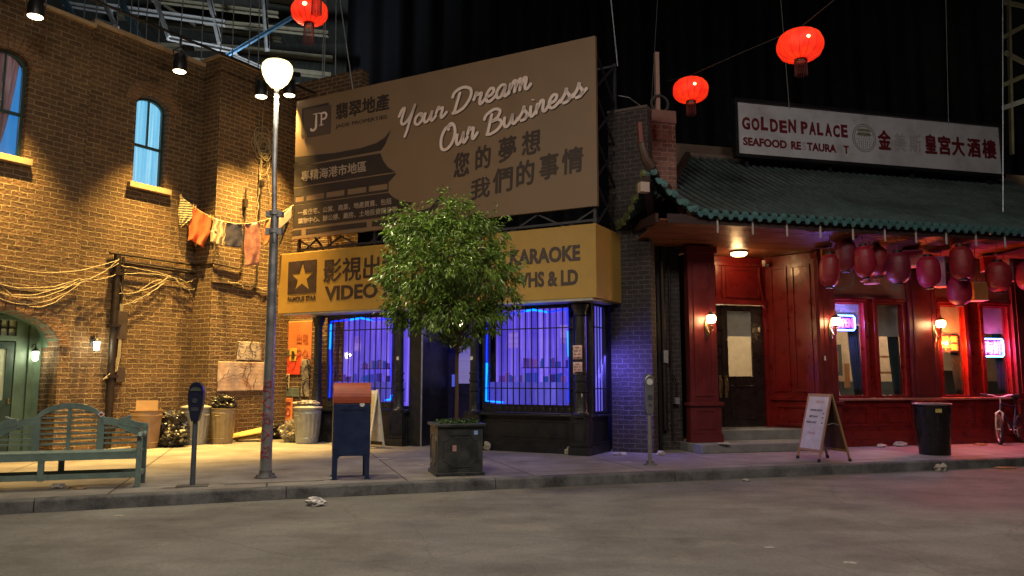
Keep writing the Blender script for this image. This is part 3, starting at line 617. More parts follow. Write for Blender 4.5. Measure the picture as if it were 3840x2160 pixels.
for lab, fr_, x, y, z in (('torn white sticker on the shop column left of the door', FS,2.44,-.13,1.87),('torn white sticker on the shop column right of the door', FS,4.30,-.13,1.85),('small white sticker low on the corner column', FS,6.74,-.19,1.12)):
    b = MB(); b.plate([[(-.03,-.04),(.025,-.045),(.035,.01),(.02,.04),(-.025,.035),(-.035,0)]],0,.003); tag(b.build('sticker', STK), lab, 'sticker', loc=fr_.w(x,y,z), rz=fr_.a)

# ---------------- yellow shop sign
YEL = M('yellow_panel', (.37,.225,.045), .5, var=.08, dirt=(.32,.19,.05), dscale=1.6, damt=.55, bump=.03)
YS = thing('shop_sign', 'long yellow box sign with a black star logo over the video shop', 'sign', FS.w(0,0,0), FS.a)
b = MB(); b.box(-.80,7.19,-.45,.0,2.93,4.335); b.box(6.95,7.19,.0,.896,2.93,4.335); b.build('sign_box', YEL, YS, bevel=.012)
b = MB(); b.box(-.6,7.1,-.44,.6,2.885,2.928); b.build('soffit_strip', M('sign_edge',(.35,.36,.36),.4,.3), YS)
INK = M('sign_black', (.035,.02,.022), .5, dirt=(.08,.05,.03), dscale=5, damt=.3)
b = MB(); b.plate([[(-.50,3.375),(.36,3.375),(.36,4.135),(-.50,4.135)], [( -.07+.37*(1 if k%2==0 else .40)*sin(2*pi*k/10), 3.745+.35*(1 if k%2==0 else .40)*cos(2*pi*k/10)) for k in range(10)]], -.458, -.4501); b.build('star_logo', INK, YS)
b = MB(); b.text('FAMOUS STAR', -.49,.37,3.20,3.315,-.458,.0075,.022); b.text('影視出租', .58,2.75,3.59,4.11,-.458,.0075,.022); b.text('VIDEO RENTAL', .62,4.1,3.17,3.50,-.458,.0075,.035)
b.text('KARAOKE',5.37,6.87,3.645,3.955,-.458,.0075,.04); b.text('VHS & LD',5.57,6.82,3.185,3.49,-.458,.0075,.04); b.build('lettering', INK, YS)

# ---------------- billboard
BB = thing('billboard', 'huge tan property billboard on steel trusses above the yellow sign', 'billboard', FS.w(0,0,0), FS.a)
TAN = M('billboard_tan', (.185,.122,.076), .55, var=.07, scale=2, dirt=(.17,.12,.08), dscale=.9, damt=.6, bump=.02)
b = MB(); b.box(-.56,7.17,-.30,-.22,4.70,8.08); b.build('panel', TAN, BB)
DKB = M('billboard_dark', (.026,.018,.018), .55, var=.1); LTB = M('billboard_pale', (.34,.27,.22), .55, var=.08); PNK = M('billboard_white', (.70,.58,.56), .5, var=.05)
MIDB = M('billboard_brown', (.032,.020,.018), .55, var=.1)
Y1, Y2, Y3 = -.306, -.312, -.318
b = MB()
b.plate([[(-.555,6.47),(2.01,6.50),(2.12,6.62),(2.27,6.93),(2.10,6.78),(1.88,6.69),(1.44,6.64),(.71,6.63),(-.555,6.70)]], Y1, -.3001)
b.plate([[(-.555,6.44),(2.0,6.44),(2.07,6.27),(2.19,6.11),(2.36,5.99),(2.42,5.96),(-.555,5.96)]], Y1, -.3001)
b.plate([[(-.555,5.93),(2.45,5.93),(2.38,5.86),(2.24,5.74),(2.24,5.535),(-.555,5.535)], [(-.5,5.59),(-.24,5.59),(-.24,5.72),(-.5,5.72)], [(-.16,5.59),(.38,5.59),(.38,5.72),(-.16,5.72)], [(.45,5.59),(.99,5.59),(.99,5.72),(.45,5.72)], [(1.08,5.59),(1.62,5.59),(1.62,5.72),(1.08,5.72)], [(1.69,5.59),(2.21,5.59),(2.21,5.72),(1.69,5.72)]], Y1, -.3001)
b.plate([[(-.555,5.51),(2.24,5.51),(2.36,5.40),(2.60,5.27),(2.9,5.22),(2.5,4.97),(-.555,4.97)]], Y1, -.3001)
b.plate([[(-.555,4.79),(-.28,4.79),(-.28,4.91),(-.555,4.91)]], Y1, -.3001); b.plate([[(-.14,4.79),(1.65,4.79),(1.65,4.91),(-.14,4.91)]], Y1, -.3001); b.plate([[(1.8,4.79),(3.2,4.79),(3.2,4.91),(1.8,4.91)]], Y1, -.3001)
b.plate([[(2.95,5.0),(3.35,5.05),(3.64,5.33),(3.52,5.02),(3.3,4.9),(2.95,4.88)]], Y1, -.3001)
b.build('pagoda_picture', DKB, BB)
b = MB(); b.box(-.38,.45,-.306,-.3001,7.19,7.88); b.build('logo_square', MIDB, BB)
b = MB(); b.box(-.30,.53,-.3135,-.3065,7.12,7.81); b.build('logo_square', M('billboard_brown2',(.07,.045,.038),.55), BB)
def arcp(cx, cz, rx, rz, a0, a1, n=10): return [(cx+rx*cos(radians(a0+(a1-a0)*i/n)), cz+rz*sin(radians(a0+(a1-a0)*i/n))) for i in range(n+1)]
b = MB()   # JP in slab-serif shapes
b.ribbon([(.09,7.66),(.09,7.40)]+arcp(.0,7.36,.09,.09,0,-150), -.321,.055); b.ribbon([(-.01,7.665),(.19,7.665)],-.3215,.028); b.ribbon([(-.07,7.33),(-.06,7.30)],-.3215,.06)
b.ribbon([(.25,7.65),(.25,7.37)], -.321,.055); b.ribbon([(.19,7.36),(.32,7.36)],-.3215,.028); b.ribbon([(.19,7.65),(.33,7.65)]+arcp(.33,7.575,.075,.075,90,-90)+[(.26,7.5)], -.3218,.045)
b.build('initials', PNK, BB)
b = MB(); b.text('翡翠地產', .68,2.21,7.42,7.80,Y1,.0055,.03); b.text('JADE PROPERTIES', .67,2.16,7.19,7.305,Y1,.0055,.008); b.build('company_name', DKB, BB)
b = MB(); b.text('專精海港市地區', -.33,1.61,6.07,6.32,Y2,.005,.016); b.text('一般住宅、公寓、商業、地產買賣、包括', -.39,2.33,5.245,5.385,Y2,.005,.01); b.text('購物中心、辦公樓、廠房、土地投資開發等', -.38,2.49,5.045,5.185,Y2,.005,.01); b.build('service_text', LTB, BB)
b = MB()
for ch, x0, z0, h, ww in (('您',3.93,5.65,.53,.40),('的',4.46,5.75,.50,.38),('夢',5.02,5.83,.52,.42),('想',5.55,5.90,.50,.42),('我',4.36,5.13,.44,.46),('們',4.90,5.20,.52,.46),('的',5.42,5.28,.52,.42),('事',5.95,5.35,.52,.42),('情',6.45,5.40,.52,.44)):
    b.text(ch, x0, x0+ww, z0, z0+h-.02, Y1, .0055, .03, .12, rot=.07)
b.build('chinese_slogan', MIDB, BB)
# brush script, drawn as pen strokes (x, z in x-height units)
def cr(P, n=6):
    P = [P[0]] + list(P) + [P[-1]]; o = []
    for i in range(1, len(P)-2):
        for k in range(n):
            t = k/n; a,b_,c,d = P[i-1],P[i],P[i+1],P[i+2]
            o.append(tuple(.5*(2*b_[j]+(c[j]-a[j])*t+(2*a[j]-5*b_[j]+4*c[j]-d[j])*t*t+(3*b_[j]-a[j]-3*c[j]+d[j])*t**3) for j in (0,1)))
    return o + [P[-2]]
GL = {'Y':([[(-.15,1.0),(.05,1.55),(.25,1.6),(.15,1.0),(.12,.55),(.35,.35),(.75,.8),(1.05,1.75)],[(1.05,1.75),(.8,.6),(.65,-.25),(.5,-.75)]],1.15),
 'O':([[(.75,1.55),(.3,1.5),(-.02,.9),(.02,.2),(.35,-.05),(.8,.2),(1.05,.85),(.98,1.4),(.7,1.7),(.45,1.5),(.6,1.25)]],1.2),
 'D':([[(.45,1.4),(.3,.7),(.15,.0)],[(-.05,1.1),(.1,1.5),(.6,1.65),(1.1,1.35),(1.15,.8),(.8,.2),(.3,-.02),(.0,.05)]],1.35),
 'B':([[(.5,1.45),(.35,.7),(.2,.0)],[(.0,1.15),(.15,1.5),(.65,1.68),(1.0,1.4),(.85,1.0),(.5,.85),(.9,.8),(1.1,.45),(.85,.08),(.4,-.04),(.1,.08)]],1.25),
 'o':([[(.35,.85),(.08,.6),(.05,.2),(.3,0),(.58,.3),(.55,.7),(.35,.85),(.5,.62),(.85,.7)]],.72),
 'u':([[(.05,.8),(.0,.25),(.15,.0),(.4,.25),(.55,.8)],[(.55,.8),(.5,.25),(.62,.0),(.9,.35)]],.82),
 'r':([[(.0,.4),(.18,.95),(.2,.75),(.48,.78),(.42,.3),(.5,.02),(.85,.4)]],.75),
 'e':([[(.05,.35),(.4,.45),(.5,.75),(.3,.88),(.08,.55),(.1,.12),(.35,.0),(.75,.35)]],.66),
 'a':([[(.58,.75),(.3,.85),(.05,.5),(.1,.08),(.35,.1),(.58,.75)],[(.58,.75),(.5,.2),(.62,.0),(.85,.3)]],.78),
 'm':([[(.0,.0),(.1,.8)],[(.05,.3),(.25,.8),(.4,.75),(.35,.0)],[(.38,.3),(.6,.82),(.72,.72),(.66,.0)],[(.7,.3),(.9,.82),(1.02,.7),(.97,.2),(1.1,.0),(1.35,.3)]],1.15),
 's':([[(.0,.1),(.3,.6),(.4,.95),(.42,.7),(.58,.3),(.45,.02),(.15,.02)],[(.45,.03),(.85,.4)]],.72),
 'i':([[(.1,.8),(.05,.25),(.15,.0),(.45,.35)],[(.2,1.12),(.22,1.2)]],.38),
 'n':([[(.0,.0),(.1,.8)],[(.05,.3),(.3,.82),(.45,.72),(.4,.2),(.52,.0),(.8,.35)]],.72)}
def script(b, word, x0, z0, x1, z1, xh, y, wid):
    """baseline from (x0,z0) to (x1,z1); xh = x-height"""
    tot = sum(GL[c][1] for c in word); L = sqrt((x1-x0)**2+(z1-z0)**2); sx = L/tot; a = atan2(z1-z0, x1-x0); pen = 0
    for i, c in enumerate(word):
        for st in GL[c][0]:
            P = [((pen+px)*sx + .22*pz*xh, pz*xh) for px, pz in cr(st)]
            b.ribbon([(x0+p*cos(a)-q*sin(a), z0+p*sin(a)+q*cos(a)) for p, q in P], y-.0004*(i%3), wid, .005)
        pen += GL[c][1]
for nm, mt, dx, dz, yy in (('slogan_shadow', DKB, .018,-.022, Y1+.003), ('slogan', PNK, 0,0, Y2-.003)):
    b = MB()
    script(b,'Your',2.50+dx,6.90+dz,3.72+dx,7.00+dz,.28,yy,.056); script(b,'Dream',3.88+dx,7.04+dz,5.70+dx,7.27+dz,.30,yy,.060)
    script(b,'Our',3.62+dx,6.27+dz,4.50+dx,6.42+dz,.30,yy,.060); script(b,'Business',4.68+dx,6.43+dz,6.95+dx,6.93+dz,.28,yy,.058)
    b.build(nm, mt, BB)
TR = M('truss_black', (.03,.032,.045), .5, .4)
b = MB()                       # truss frame behind, side tower, feet
for x in (-.45,1.8,4.4,7.08):
    for yy in (-.18,1.0): b.bar((x,yy,4.33),(x,yy,8.0),.06,.06)
for z in (4.45,6.2,7.95):
    for yy in (-.18,1.0): b.bar((-.5,yy,z),(7.12,yy,z),.05,.05)
for x in (-.45,1.8,4.4,7.08):
    zs = [4.35,5.25,6.15,7.05,7.95]
    for i in range(4): b.bar((x,-.18,zs[i]),(x,1.0,zs[i+1]),.04,.04); b.bar((x,1.0,zs[i]),(x,-.18,zs[i+1]),.04,.04)
for i in range(12): x = -.45+i*.63; b.bar((x,1.0,4.36),(x+.6,1.0,4.7 if i%2 else 4.36),.04,.04); b.bar((x,-.16,4.36 if i%2 else 4.68),(x+.62,-.16,4.68 if i%2 else 4.36),.035,.035)
b.build('support_truss', TR, BB)

# ================================================================ RED RESTAURANT
RS = thing('restaurant', 'red panelled restaurant with a green tiled roof curling up at the corner', 'restaurant', FG.w(0,0,0), FG.a)
def pilaster(x0, x1, z0, z1, y, parent, capz=.96, name='pilaster'):
    b = MB(); b.box(x0,x1,y-.12,.05,z0,z1); b.box(x0-.05,x1+.05,y-.19,.05,z0,z0+.16); b.box(x0-.03,x1+.03,y-.16,.05,z0+.162,capz-.07); b.box(x0-.07,x1+.07,y-.21,.05,capz-.068,capz)
    panel_frame(b, x0+.10, x1-.10, z0+.26, capz-.14, y-.161, .035, .016)
    panel_frame(b, x0+.10, x1-.10, capz+.12, z1-.35, y-.121, .04, .016); b.box(x0-.04,x1+.04,y-.16,.05,z1-.14,z1-.002)
    return b.build(name, REDP2, parent, bevel=.004)
pilaster(.06,.67,.172,4.14,0,RS); 
pilaster(3.10,3.48,0,4.14,0,RS)
pilaster(5.40,6.12,0,4.14,.04,RS)
pilaster(8.20,8.75,0,4.14,.02,RS)
# lower wall with panels, window wall, frieze
b = MB()
b.box(3.10,12,.0,.28,0,.965)
for x0,x1 in ((3.52,4.28),(4.42,5.34),(6.2,7.1),(7.25,8.15),(8.85,10)):
    panel_frame(b, x0, x1, .42, .86, -.001, .045, .02); b.box(x0+.09,x1-.09,-.012,-.001,.50,.78)
b.box(3.10,12,-.05,.0,0,.14); b.box(3.10,12,-.03,.0,.142,.33)
b.build('stall_riser', REDP, RS)
b = MB(); b.box(3.10,12,-.09,.26,.967,1.015); b.build('window_ledge', M('ledge_pink',(.40,.16,.13),.35,dirt=(.2,.08,.07)), RS, bevel=.008)
WIN = [(3.56,4.27),(4.62,5.28),(6.27,6.92),(7.44,8.12)]
b = MB(); b.plate([[(3.10,1.02),(12,1.02),(12,3.16),(3.10,3.16)]] + [[(x0,1.04),(x1,1.04),(x1,3.08),(x0,3.08)] for x0,x1 in WIN], .03, .115); b.build('window_wall', REDP, RS)
b = MB(); b.box(3.10,12,.01,.26,3.162,4.14); b.box(3.10,12,-.03,.01,3.162,3.20); b.build('frieze', M('frieze_paint',(.24,.12,.09),.6,dirt=(.10,.05,.04),dscale=2.5,var=.3), RS)
b = MB(); b.ribbon([(3.75+.35*cos(a),3.66+.30*sin(a)) for a in [2*pi*i/20 for i in range(21)]], .004, .05); b.text('5',5.83,5.97,3.30,3.55,.004,.005,.03); b.ribbon([(7.2+.4*cos(a),3.7+.3*sin(a)) for a in [2*pi*i/20 for i in range(21)]], .004, .06)
for k in range(5): b.box(5.02+.05*k, 5.05+.05*k, .004,.009, 3.35, 3.62)
b.build('painted_marks', M('faded_grey',(.16,.15,.15),.7), RS)
SHADE = M('blind_cloth', (.50,.45,.36), .85, bump=.2, bscale=60)
for i, (x0, x1) in enumerate(WIN):
    w_ = MB(); w_.plate([[(x0-.09,1.018),(x1+.09,1.018),(x1+.09,3.17),(x0-.09,3.17)], [(x0,1.06),(x1,1.06),(x1,3.06),(x0,3.06)]], -.03, .029)
    w_.plate([[(x0-.03,1.02),(x1+.03,1.02),(x1+.03,3.10),(x0-.03,3.10)], [(x0+.025,1.075),(x1-.025,1.075),(x1-.025,3.04),(x0+.025,3.04)]], .06, .10)
    w_.box(x0-.09,x1+.09,-.06,-.03,3.12,3.17)
    fr = w_.build('window', REDP, RS, bevel=.004)
    MB().box(x0+.02,x1-.02,.08,.085,1.07,3.04).build('pane', glass('restaurant_glass'), fr)
    zb = (2.62,2.35,2.40,2.45)[i]
    MB().box(x0-.02,x1+.02,.118,.124,zb,3.09).build('blind', SHADE, fr)
    g = MB(); sx = (x1-.16,x1-.18,x1-.12,x1-.14)[i]
    g.grid(lambda u,v,x1_=x1: (x1_-.17-.13*v+(.20+.13*v)*u, .17+.018*sin(u*30+v*4), 1.08+1.5*v), 24, 10); g.build('drape', M('green_drape',(.03,.045,.04),.8), fr, solid=.004)
# entrance: splayed side walls, door wall, transom, steps
b = MB()
def wallseg(b, a, c, z0, z1, t=.1):
    a = Vector((*a,0)); c = Vector((*c,0)); d = (c-a).normalized(); n_ = Vector((-d.y,d.x,0))*t
    P = [a,c,c+n_,a+n_]; b.add([(p.x,p.y,z0) for p in P]+[(p.x,p.y,z1) for p in P], [(3,2,1,0),(4,5,6,7),(0,1,5,4),(1,2,6,5),(2,3,7,6),(3,0,4,7)])
wallseg(b,(2.55,1.0),(3.10,.0),0,4.14)
wallseg(b,(.67,.05),(.95,1.0),.0,4.14)
b.build('entrance_side_wall', REDP, RS)
b = MB(); b.X = Matrix.Translation((2.55,1.0,0)) @ Matrix.Rotation(atan2(-1,.55),4,'Z'); 
panel_frame(b,.12,.52,1.15,3.9,-.001,.05,.03); panel_frame(b,.62,1.05,1.15,3.9,-.001,.05,.03); b.box(0,1.14,-.05,-.001,.96,1.04); panel_frame(b,.14,1.02,.42,.86,-.001,.05,.03); b.box(0,1.14,-.04,-.001,.18,.36)
b.build('side_wall_panel', REDP, RS, bevel=.004)
b = MB(); b.box(.9,2.56,1.0,1.1,3.12,4.14); b.box(.9,.98,.96,1.1,.37,3.12); b.box(2.46,2.56,.96,1.1,.37,3.12); b.box(.9,2.56,.93,1.0,3.06,3.16); b.box(.9,2.56,.94,1.0,3.93,3.99)
b.box(1.28,1.36,.95,1.0,3.16,3.93); b.box(1.45,1.5,.97,1.0,3.2,3.9)
panel_frame(b,1.02,1.24,3.24,3.86,.999,.04,.03); panel_frame(b,1.55,2.40,3.22,3.88,.999,.04,.03); b.build('transom', REDP, RS, bevel=.004)
b = MB(); b.tube([(2.36+.12*sin(a)*0+.14*(1-cos(a)), .95, 3.9-.9*(1-cos(a))*0 -.0-1.0*sin(a)*.0 - .95*(a/1.57)) for a in [0,.3,.6,.9,1.2,1.57]], .025, 6); b.build('arch_moulding', REDP, RS)
for x0, x1, gx0, gx1 in ((.99,1.42,1.06,1.30),(1.425,2.455,1.58,2.18)):
    d = MB(); d.plate([[(x0,.38),(x1,.38),(x1,3.05),(x0,3.05)], [(gx0,1.48),(gx1,1.48),(gx1,2.92),(gx0,2.92)]], 1.03, 1.08); 
    if x1-x0 > .6: panel_frame(d, x0+.18, x1-.2, .55, 1.28, 1.03, .04, .02)
    d.box(x0+.002,x0+.05,1.015,1.03,.38,3.05)
    dr = d.build('door', DOORW, RS, bevel=.004)
    MB().box(gx0,gx1,1.05,1.055,1.48,2.92).build('pane', glass('restaurant_glass'), dr); MB().box(gx0,gx1,1.085,1.09,2.36,2.92).build('blind', SHADE, dr)
    hx = x0+.07 if x0 > 1.3 else x1-.07
    h = MB(); h.box(hx-.03,hx+.03,1.0,1.03,1.02,1.5); h.tube([(hx,1.0,1.44),(hx,.94,1.40),(hx,.94,1.18),(hx,1.0,1.12)], .014, 6); h.build('door_handle', BRASS, dr)
STP = [(-.02,-.66),(2.55,-.66),(2.86,-.60),(3.0,-.42),(3.08,-.19),(3.08,.3),(-.02,.3)]
def slab(P, z0, z1, name, mat, par):
    b = MB(); n = len(P); b.add([(x,y,z0) for x,y in P]+[(x,y,z1) for x,y in P], [tuple(range(n))[::-1], tuple(range(n,2*n))]+[(i,(i+1)%n,(i+1)%n+n,i+n) for i in range(n)]); return b.build(name, mat, par, bevel=.012)
slab(STP, 0, .168, 'step', CONC, RS); slab([(.69,.20),(3.02,.20),(2.5,1.1),(.9,1.1)], .1, .37, 'step', CONC, RS)
# soffit of wide boards, fascia, hanger rods
b = MB()
for k in range(8):
    y0 = -1.22+.30*k; y1 = y0+.288; z = lambda y: 4.15 + max(0,-y)*.20
    b.add([(-1.05,y0,z(y0)),(12,y0,z(y0)),(12,y1,z(y1)),(-1.05,y1,z(y1)),(-1.05,y0,z(y0)+.03),(12,y0,z(y0)+.03),(12,y1,z(y1)+.03),(-1.05,y1,z(y1)+.03)], [(0,3,2,1),(4,5,6,7),(0,1,5,4),(1,2,6,5),(2,3,7,6),(3,0,4,7)])
b.build('soffit', WOODS, RS)
b = MB(); b.bar((-.9,-1.2,4.44),(12,-1.2,4.44),.06,.17); b.bar((-1.1,-1.2,4.44),(-1.1,1.3,4.44),.06,.17); b.bar((-1.35,-1.3,5.12),(-.75,-.3,4.45),.14,.2); b.build('eave_beam', M('eave_dark',(.03,.012,.01),.6), RS)
for k in range(14):
    u = .13+.752*k; b = MB(); b.bar((u,-1.245,4.20),(u,-1.245,4.50),.028,.022); b.build('hanger_rod', M('rod_pale',(.45,.42,.38),.6), RS)
# glazed tile roof
TILE = M('glazed_tile', (.085,.125,.125), .24, var=.2, scale=2.2, dirt=(.05,.055,.055), dscale=1.0, damt=.6, bump=.06, bscale=14, coat=.3)
TILE2 = M('glazed_tile_end', (.07,.17,.175), .35, var=.35, scale=6, dirt=(.05,.07,.05), dscale=3, bump=.3, bscale=20)
def ze(u): return 4.55 + .80*min(1, max(0,(-.12-u)/1.15))**1.7
def roofp(u, t, dz=0):
    t_ = max(0, min(1, t)); e = ze(u); return Vector((u, -1.3+4.5*t, e+(7.04-e)*(.86*t_+.14*t_*t_)+dz))
def tmax(u): return 1.0 if u > 1.85 else max(.02,(u+1.25)/3.1)
b = MB(); us = [-1.25+i*.2 for i in range(68)]
V = []; F = []
for u in us:
    for j in range(9): V.append(tuple(roofp(u, tmax(u)*j/8, -.09)))
for i in range(len(us)-1):
    for j in range(8): F.append((i*9+j,(i+1)*9+j,(i+1)*9+j+1,i*9+j+1))
b.add(V,F,True); b.build('roof_bed', M('tile_bed',(.004,.005,.005),.8), RS)
b = MB(); e = MB(); k = 0; u = -1.2
while u < 12:
    tm = tmax(u); n = max(2, int(9*tm)); P = [roofp(u, tm*j/n, .045) for j in range(n+1)]
    b.tube(P, .048, 8, caps=False)
    for j in range(1, int(tm*4)):         # overlapping tile joints
        q = roofp(u, j/4+.03*sin(u*9), .036); q2 = roofp(u, j/4+.03*sin(u*9)+.004, .038); b.tube([q,q2], .056, 8, caps=False)
    p = roofp(u, 0, .02); e.lathe([(.0,0),(.018,.004),(.03,.0),(.045,.003),(.06,.0),(.08,.006),(.08,.03)], 0, 0, 12) if False else None
    for rr, dy in ((.070,.0),(.048,-.014),(.022,-.024)):
        e.tube([p+Vector((0,-.03+dy,0)), p+Vector((0,.02,0))], rr, 12)
    if u+.21 < 12:          # drip tile between two ends
        c = (p + roofp(u+.21,0,.02))/2; e.plate([[(c.x-.075,c.z-.01),(c.x-.065,c.z-.06),(c.x-.035,c.z-.11),(c.x,c.z-.13),(c.x+.035,c.z-.11),(c.x+.065,c.z-.06),(c.x+.075,c.z-.01)]], -1.325, -1.285)
    u += .21
b.build('roof_tiles', TILE, RS); e.build('tile_ends', TILE2, RS)
# return of the eave round the corner
b = MB(); e = MB(); V=[];F=[]
def zs_(y): return 4.55 + .80*min(1,max(0,(-.15-y)/1.15))**1.7
y = -1.22
while y < 1.6:
    t1 = min(1,(y+1.3)/4.5); hip = roofp(-1.25+3.1*t1, t1, 0); p = Vector((-1.38,y,zs_(y)))
    b.tube([p, p.lerp(hip,.5)+Vector((0,0,-.03)), hip], .066, 7, caps=False)
    for rr, dx in ((.082,0),(.055,-.012)): e.tube([p+Vector((-.03+dx,0,0)), p+Vector((.03,0,0))], rr, 10)
    e.box(-1.40,-1.37,y+.03,y+.18,zs_(y+.1)-.12,zs_(y+.1)-.01); y += .21
for j in range(14):
    y = -1.3+.21*j; t1 = min(1,(y+1.3)/4.5); h_ = roofp(-1.25+3.1*t1, t1, -.03); V += [(-1.36,y,zs_(y)-.02), tuple(h_)]
F = [(2*j,2*j+1,2*j+3,2*j+2) for j in range(13)]; b.add(V,F,True)
b.build('side_tiles', TILE, RS); e.build('tile_ends', M('mossy_tile_end',(.13,.15,.06),.5,var=.4,dirt=(.05,.06,.03)), RS)
b = MB(); P = [roofp(-1.25+3.1*t, t, .06) for t in [i/8 for i in range(9)]]; b.tube(P, .10, 8)
b.tube([(-1.22,-1.28,5.38),(-1.36,-1.32,5.52),(-1.44,-1.34,5.75),(-1.48,-1.35,6.1)], [.11,.09,.065,.05], 8)
b.build('hip_ridge', M('ridge_brown',(.06,.03,.022),.5,dirt=(.05,.06,.04),dscale=4), RS)
b = MB(); b.bar((-1.475,-1.37,5.80),(-1.495,-1.37,6.20),.08,.07); b.build('ridge_tip', M('ridge_red',(.13,.03,.018),.45), RS, bevel=.01)
b = MB(); b.box(-1.52,-1.34,-1.43,-1.28,4.86,5.05); b.build('corner_block', M('block_pale',(.42,.33,.28),.7), RS, bevel=.008)
b = MB(); b.tube([(1.85+.6*i,3.2,7.08) for i in range(18)], .10, 8); b.box(1.83,12,3.28,3.48,4.2,7.14); b.build('roof_ridge', M('ridge_stone',(.20,.15,.12),.7,dirt=(.06,.08,.06)), RS)
b = MB(); b.box(1.5,3.3,3.5,3.7,4.2,7.50); b.box(3.3,13,3.52,3.7,4.2,7.38); b.build('parapet', M('parapet_tan',(.16,.115,.085),.8,dirt=(.06,.05,.04)), RS)
b = MB(); b.box(-.5,12.5,3.2,3.35,0,4.1); b.box(12,12.2,.0,3.3,0,4.1); b.box(.05,12,.3,3.2,.12,.2); b.box(.4,.55,.3,3.2,.2,4.1); b.build('inner_wall', M('interior_cream',(.42,.32,.20),.8), RS)
b = MB(); b.box(.6,12,3.12,3.18,.2,1.35); b.box(3.7,4.3,2.9,3.1,1.7,2.6); b.box(5.0,5.9,2.9,3.1,1.5,2.3); b.box(6.9,8.1,1.3,1.5,1.0,1.62); b.build('booth_panelling', M('booth_green',(.03,.04,.04),.6), RS)
b = MB(); b.box(3.3,5.0,.7,1.3,.95,1.0); b.box(6.2,8.4,.6,1.2,.95,1.0); b.build('table_top', M('table_cloth',(.55,.50,.36),.8), RS)
b = MB(); [b.lathe([(.05,1.0),(.055,1.06),(.04,1.12),(.02,1.17)], x, .8, 10) for x in (3.85,4.05,4.15,6.5,6.62,7.7)]; b.box(6.66,6.78,.78,.82,1.0,1.2); b.box(4.95,5.05,.9,1.0,.95,1.45); b.build('tableware', M('crockery',(.65,.63,.6),.3), RS)
b = MB(); [b.box(x,x+w_,2.3,2.32,z,z+h) for x,w_,z,h in ((5.1,.25,1.6,.5),(5.5,.15,1.2,.6),(6.5,.8,1.55,.05),(6.5,.8,1.95,.05),(8.1,.3,1.4,.8))]; b.build('shelf', M('shelf_wood',(.25,.12,.05),.5), RS)
for x, e_, c in ((1.8,100,(1,.78,.5)),(4.4,130,(1,.78,.5)),(7.4,110,(1,.66,.45))):  # assumed lamps, unseen and without fixtures, lighting the room behind the windows
    lamp('assumed_room_lamp','AREA',FG.w(x,1.9,3.6),e_,c,FG.w(x,1.7,0),size=.8)
# ceiling lamp, camera, sconces
o = thing('ceiling_lamp', 'round warm glass lamp on the wooden soffit above the restaurant door', 'ceiling lamp', FG.w(1.50,.32,4.145), FG.a)
g = MB(); g.lathe([(.04,-.115),(.12,-.105),(.165,-.07),(.17,-.035)], 0,0,20, fn=lambda a,z: 1+.03*cos(10*a)); g.build('lamp_glass', emit('ceiling_warm',(1,.72,.34),11), o)
b = MB(); b.lathe([(.175,-.034),(.18,-.015),(.15,0)],0,0,20); b.build('rim', BRASS, o)
l = lamp('ceiling_bulb','POINT',(0,0,0),20,(1,.55,.22),shadow_soft_size=.1); l.parent = o; l.location = (0,0,-.2)
o = thing('security_camera', 'small white security camera high on the red entrance wall', 'camera', FG.w(2.52,.88,3.95), FG.a)
b = MB(); b.tube([(.02,.0,0),(-.12,-.1,0.01)], .012, 6); b.tube([(.03,.0,-.03),(.03,.0,.03)], .03, 10); b.build('arm', WHITEP, o); b = MB(); b.bar((-.1,-.05,.0),(-.18,-.17,.06),.07,.08); b.build('housing', WHITEP, o, bevel=.01)
SC = 'globe lanterns on the red pilasters'
wall_lantern(FG,.44,-.13,2.63,'glowing globe lantern left of the dark restaurant door','',8,SC,kind=1,lightcol=(1,.55,.22))
wall_lantern(FG,3.34,-.13,2.63,'glowing globe lantern beside the OPEN sign','',8,SC,kind=1,lightcol=(1,.55,.22))
wall_lantern(FG,6.02,-.09,2.63,'glowing globe lantern just left of the orange neon sign','',8,SC,kind=1,lightcol=(1,.55,.22))
b = MB(); b.box(-.035,.035,-.004,0,-.05,.05); tag(b.build('sticker', STK), 'small white sticker on the red pilaster under the middle lantern', 'sticker', loc=FG.w(3.2,-.124,1.86), rz=FG.a)
# neon signs in the windows
def neon(label, x, y, z, w, h, border, letters, lc, e, draw, bw=.022, br=9):
    t = thing('neon_sign', label, 'neon sign', FG.w(x,y,z), FG.a)
    MB().box(-w/2-.02,w/2+.02,.03,.05,-h/2-.02,h/2+.02).build('backing', M('neon_backing',(.05,.05,.09),.4), t)
    if border:
        P = [(-w/2+.04,0,-h/2),(w/2-.04,0,-h/2),(w/2,0,-h/2+.04),(w/2,0,h/2-.04),(w/2-.04,0,h/2),(-w/2+.04,0,h/2),(-w/2,0,h/2-.04),(-w/2,0,-h/2+.04),(-w/2+.04,0,-h/2)]
        MB().tube(P, bw*.75, 6).build('border_tube', border, t)
    b = MB(); draw(b, w, h); b.build('lettering', letters, t)
    l = lamp('neon_light','AREA',(0,0,0),e*.14,lc,size=w); l.parent = t; l.location = (0,-.14,0); l.rotation_euler = (radians(-62),0,0)
    l = lamp('neon_glow','POINT',(0,0,0),e*1.3,lc,shadow_soft_size=.1); l.parent = t; l.location = (0,-.10,0)
    return t
NB = emit('neon_blue',(.10,.20,1.0),13); NR = emit('neon_red',(1,.08,.22),2.8); NC = emit('neon_cyan',(.12,.45,1.0),11); NP = emit('neon_pink',(1,.22,.65),3.5); NY = emit('neon_yellow',(1,.10,.012),8); NW = emit('neon_white',(.75,.8,1),3)
def d_open(b,w,h): b.text('OPEN',-w/2+.05,w/2-.05,-h/2+.06,h/2-.06,-.012,.02,.03)
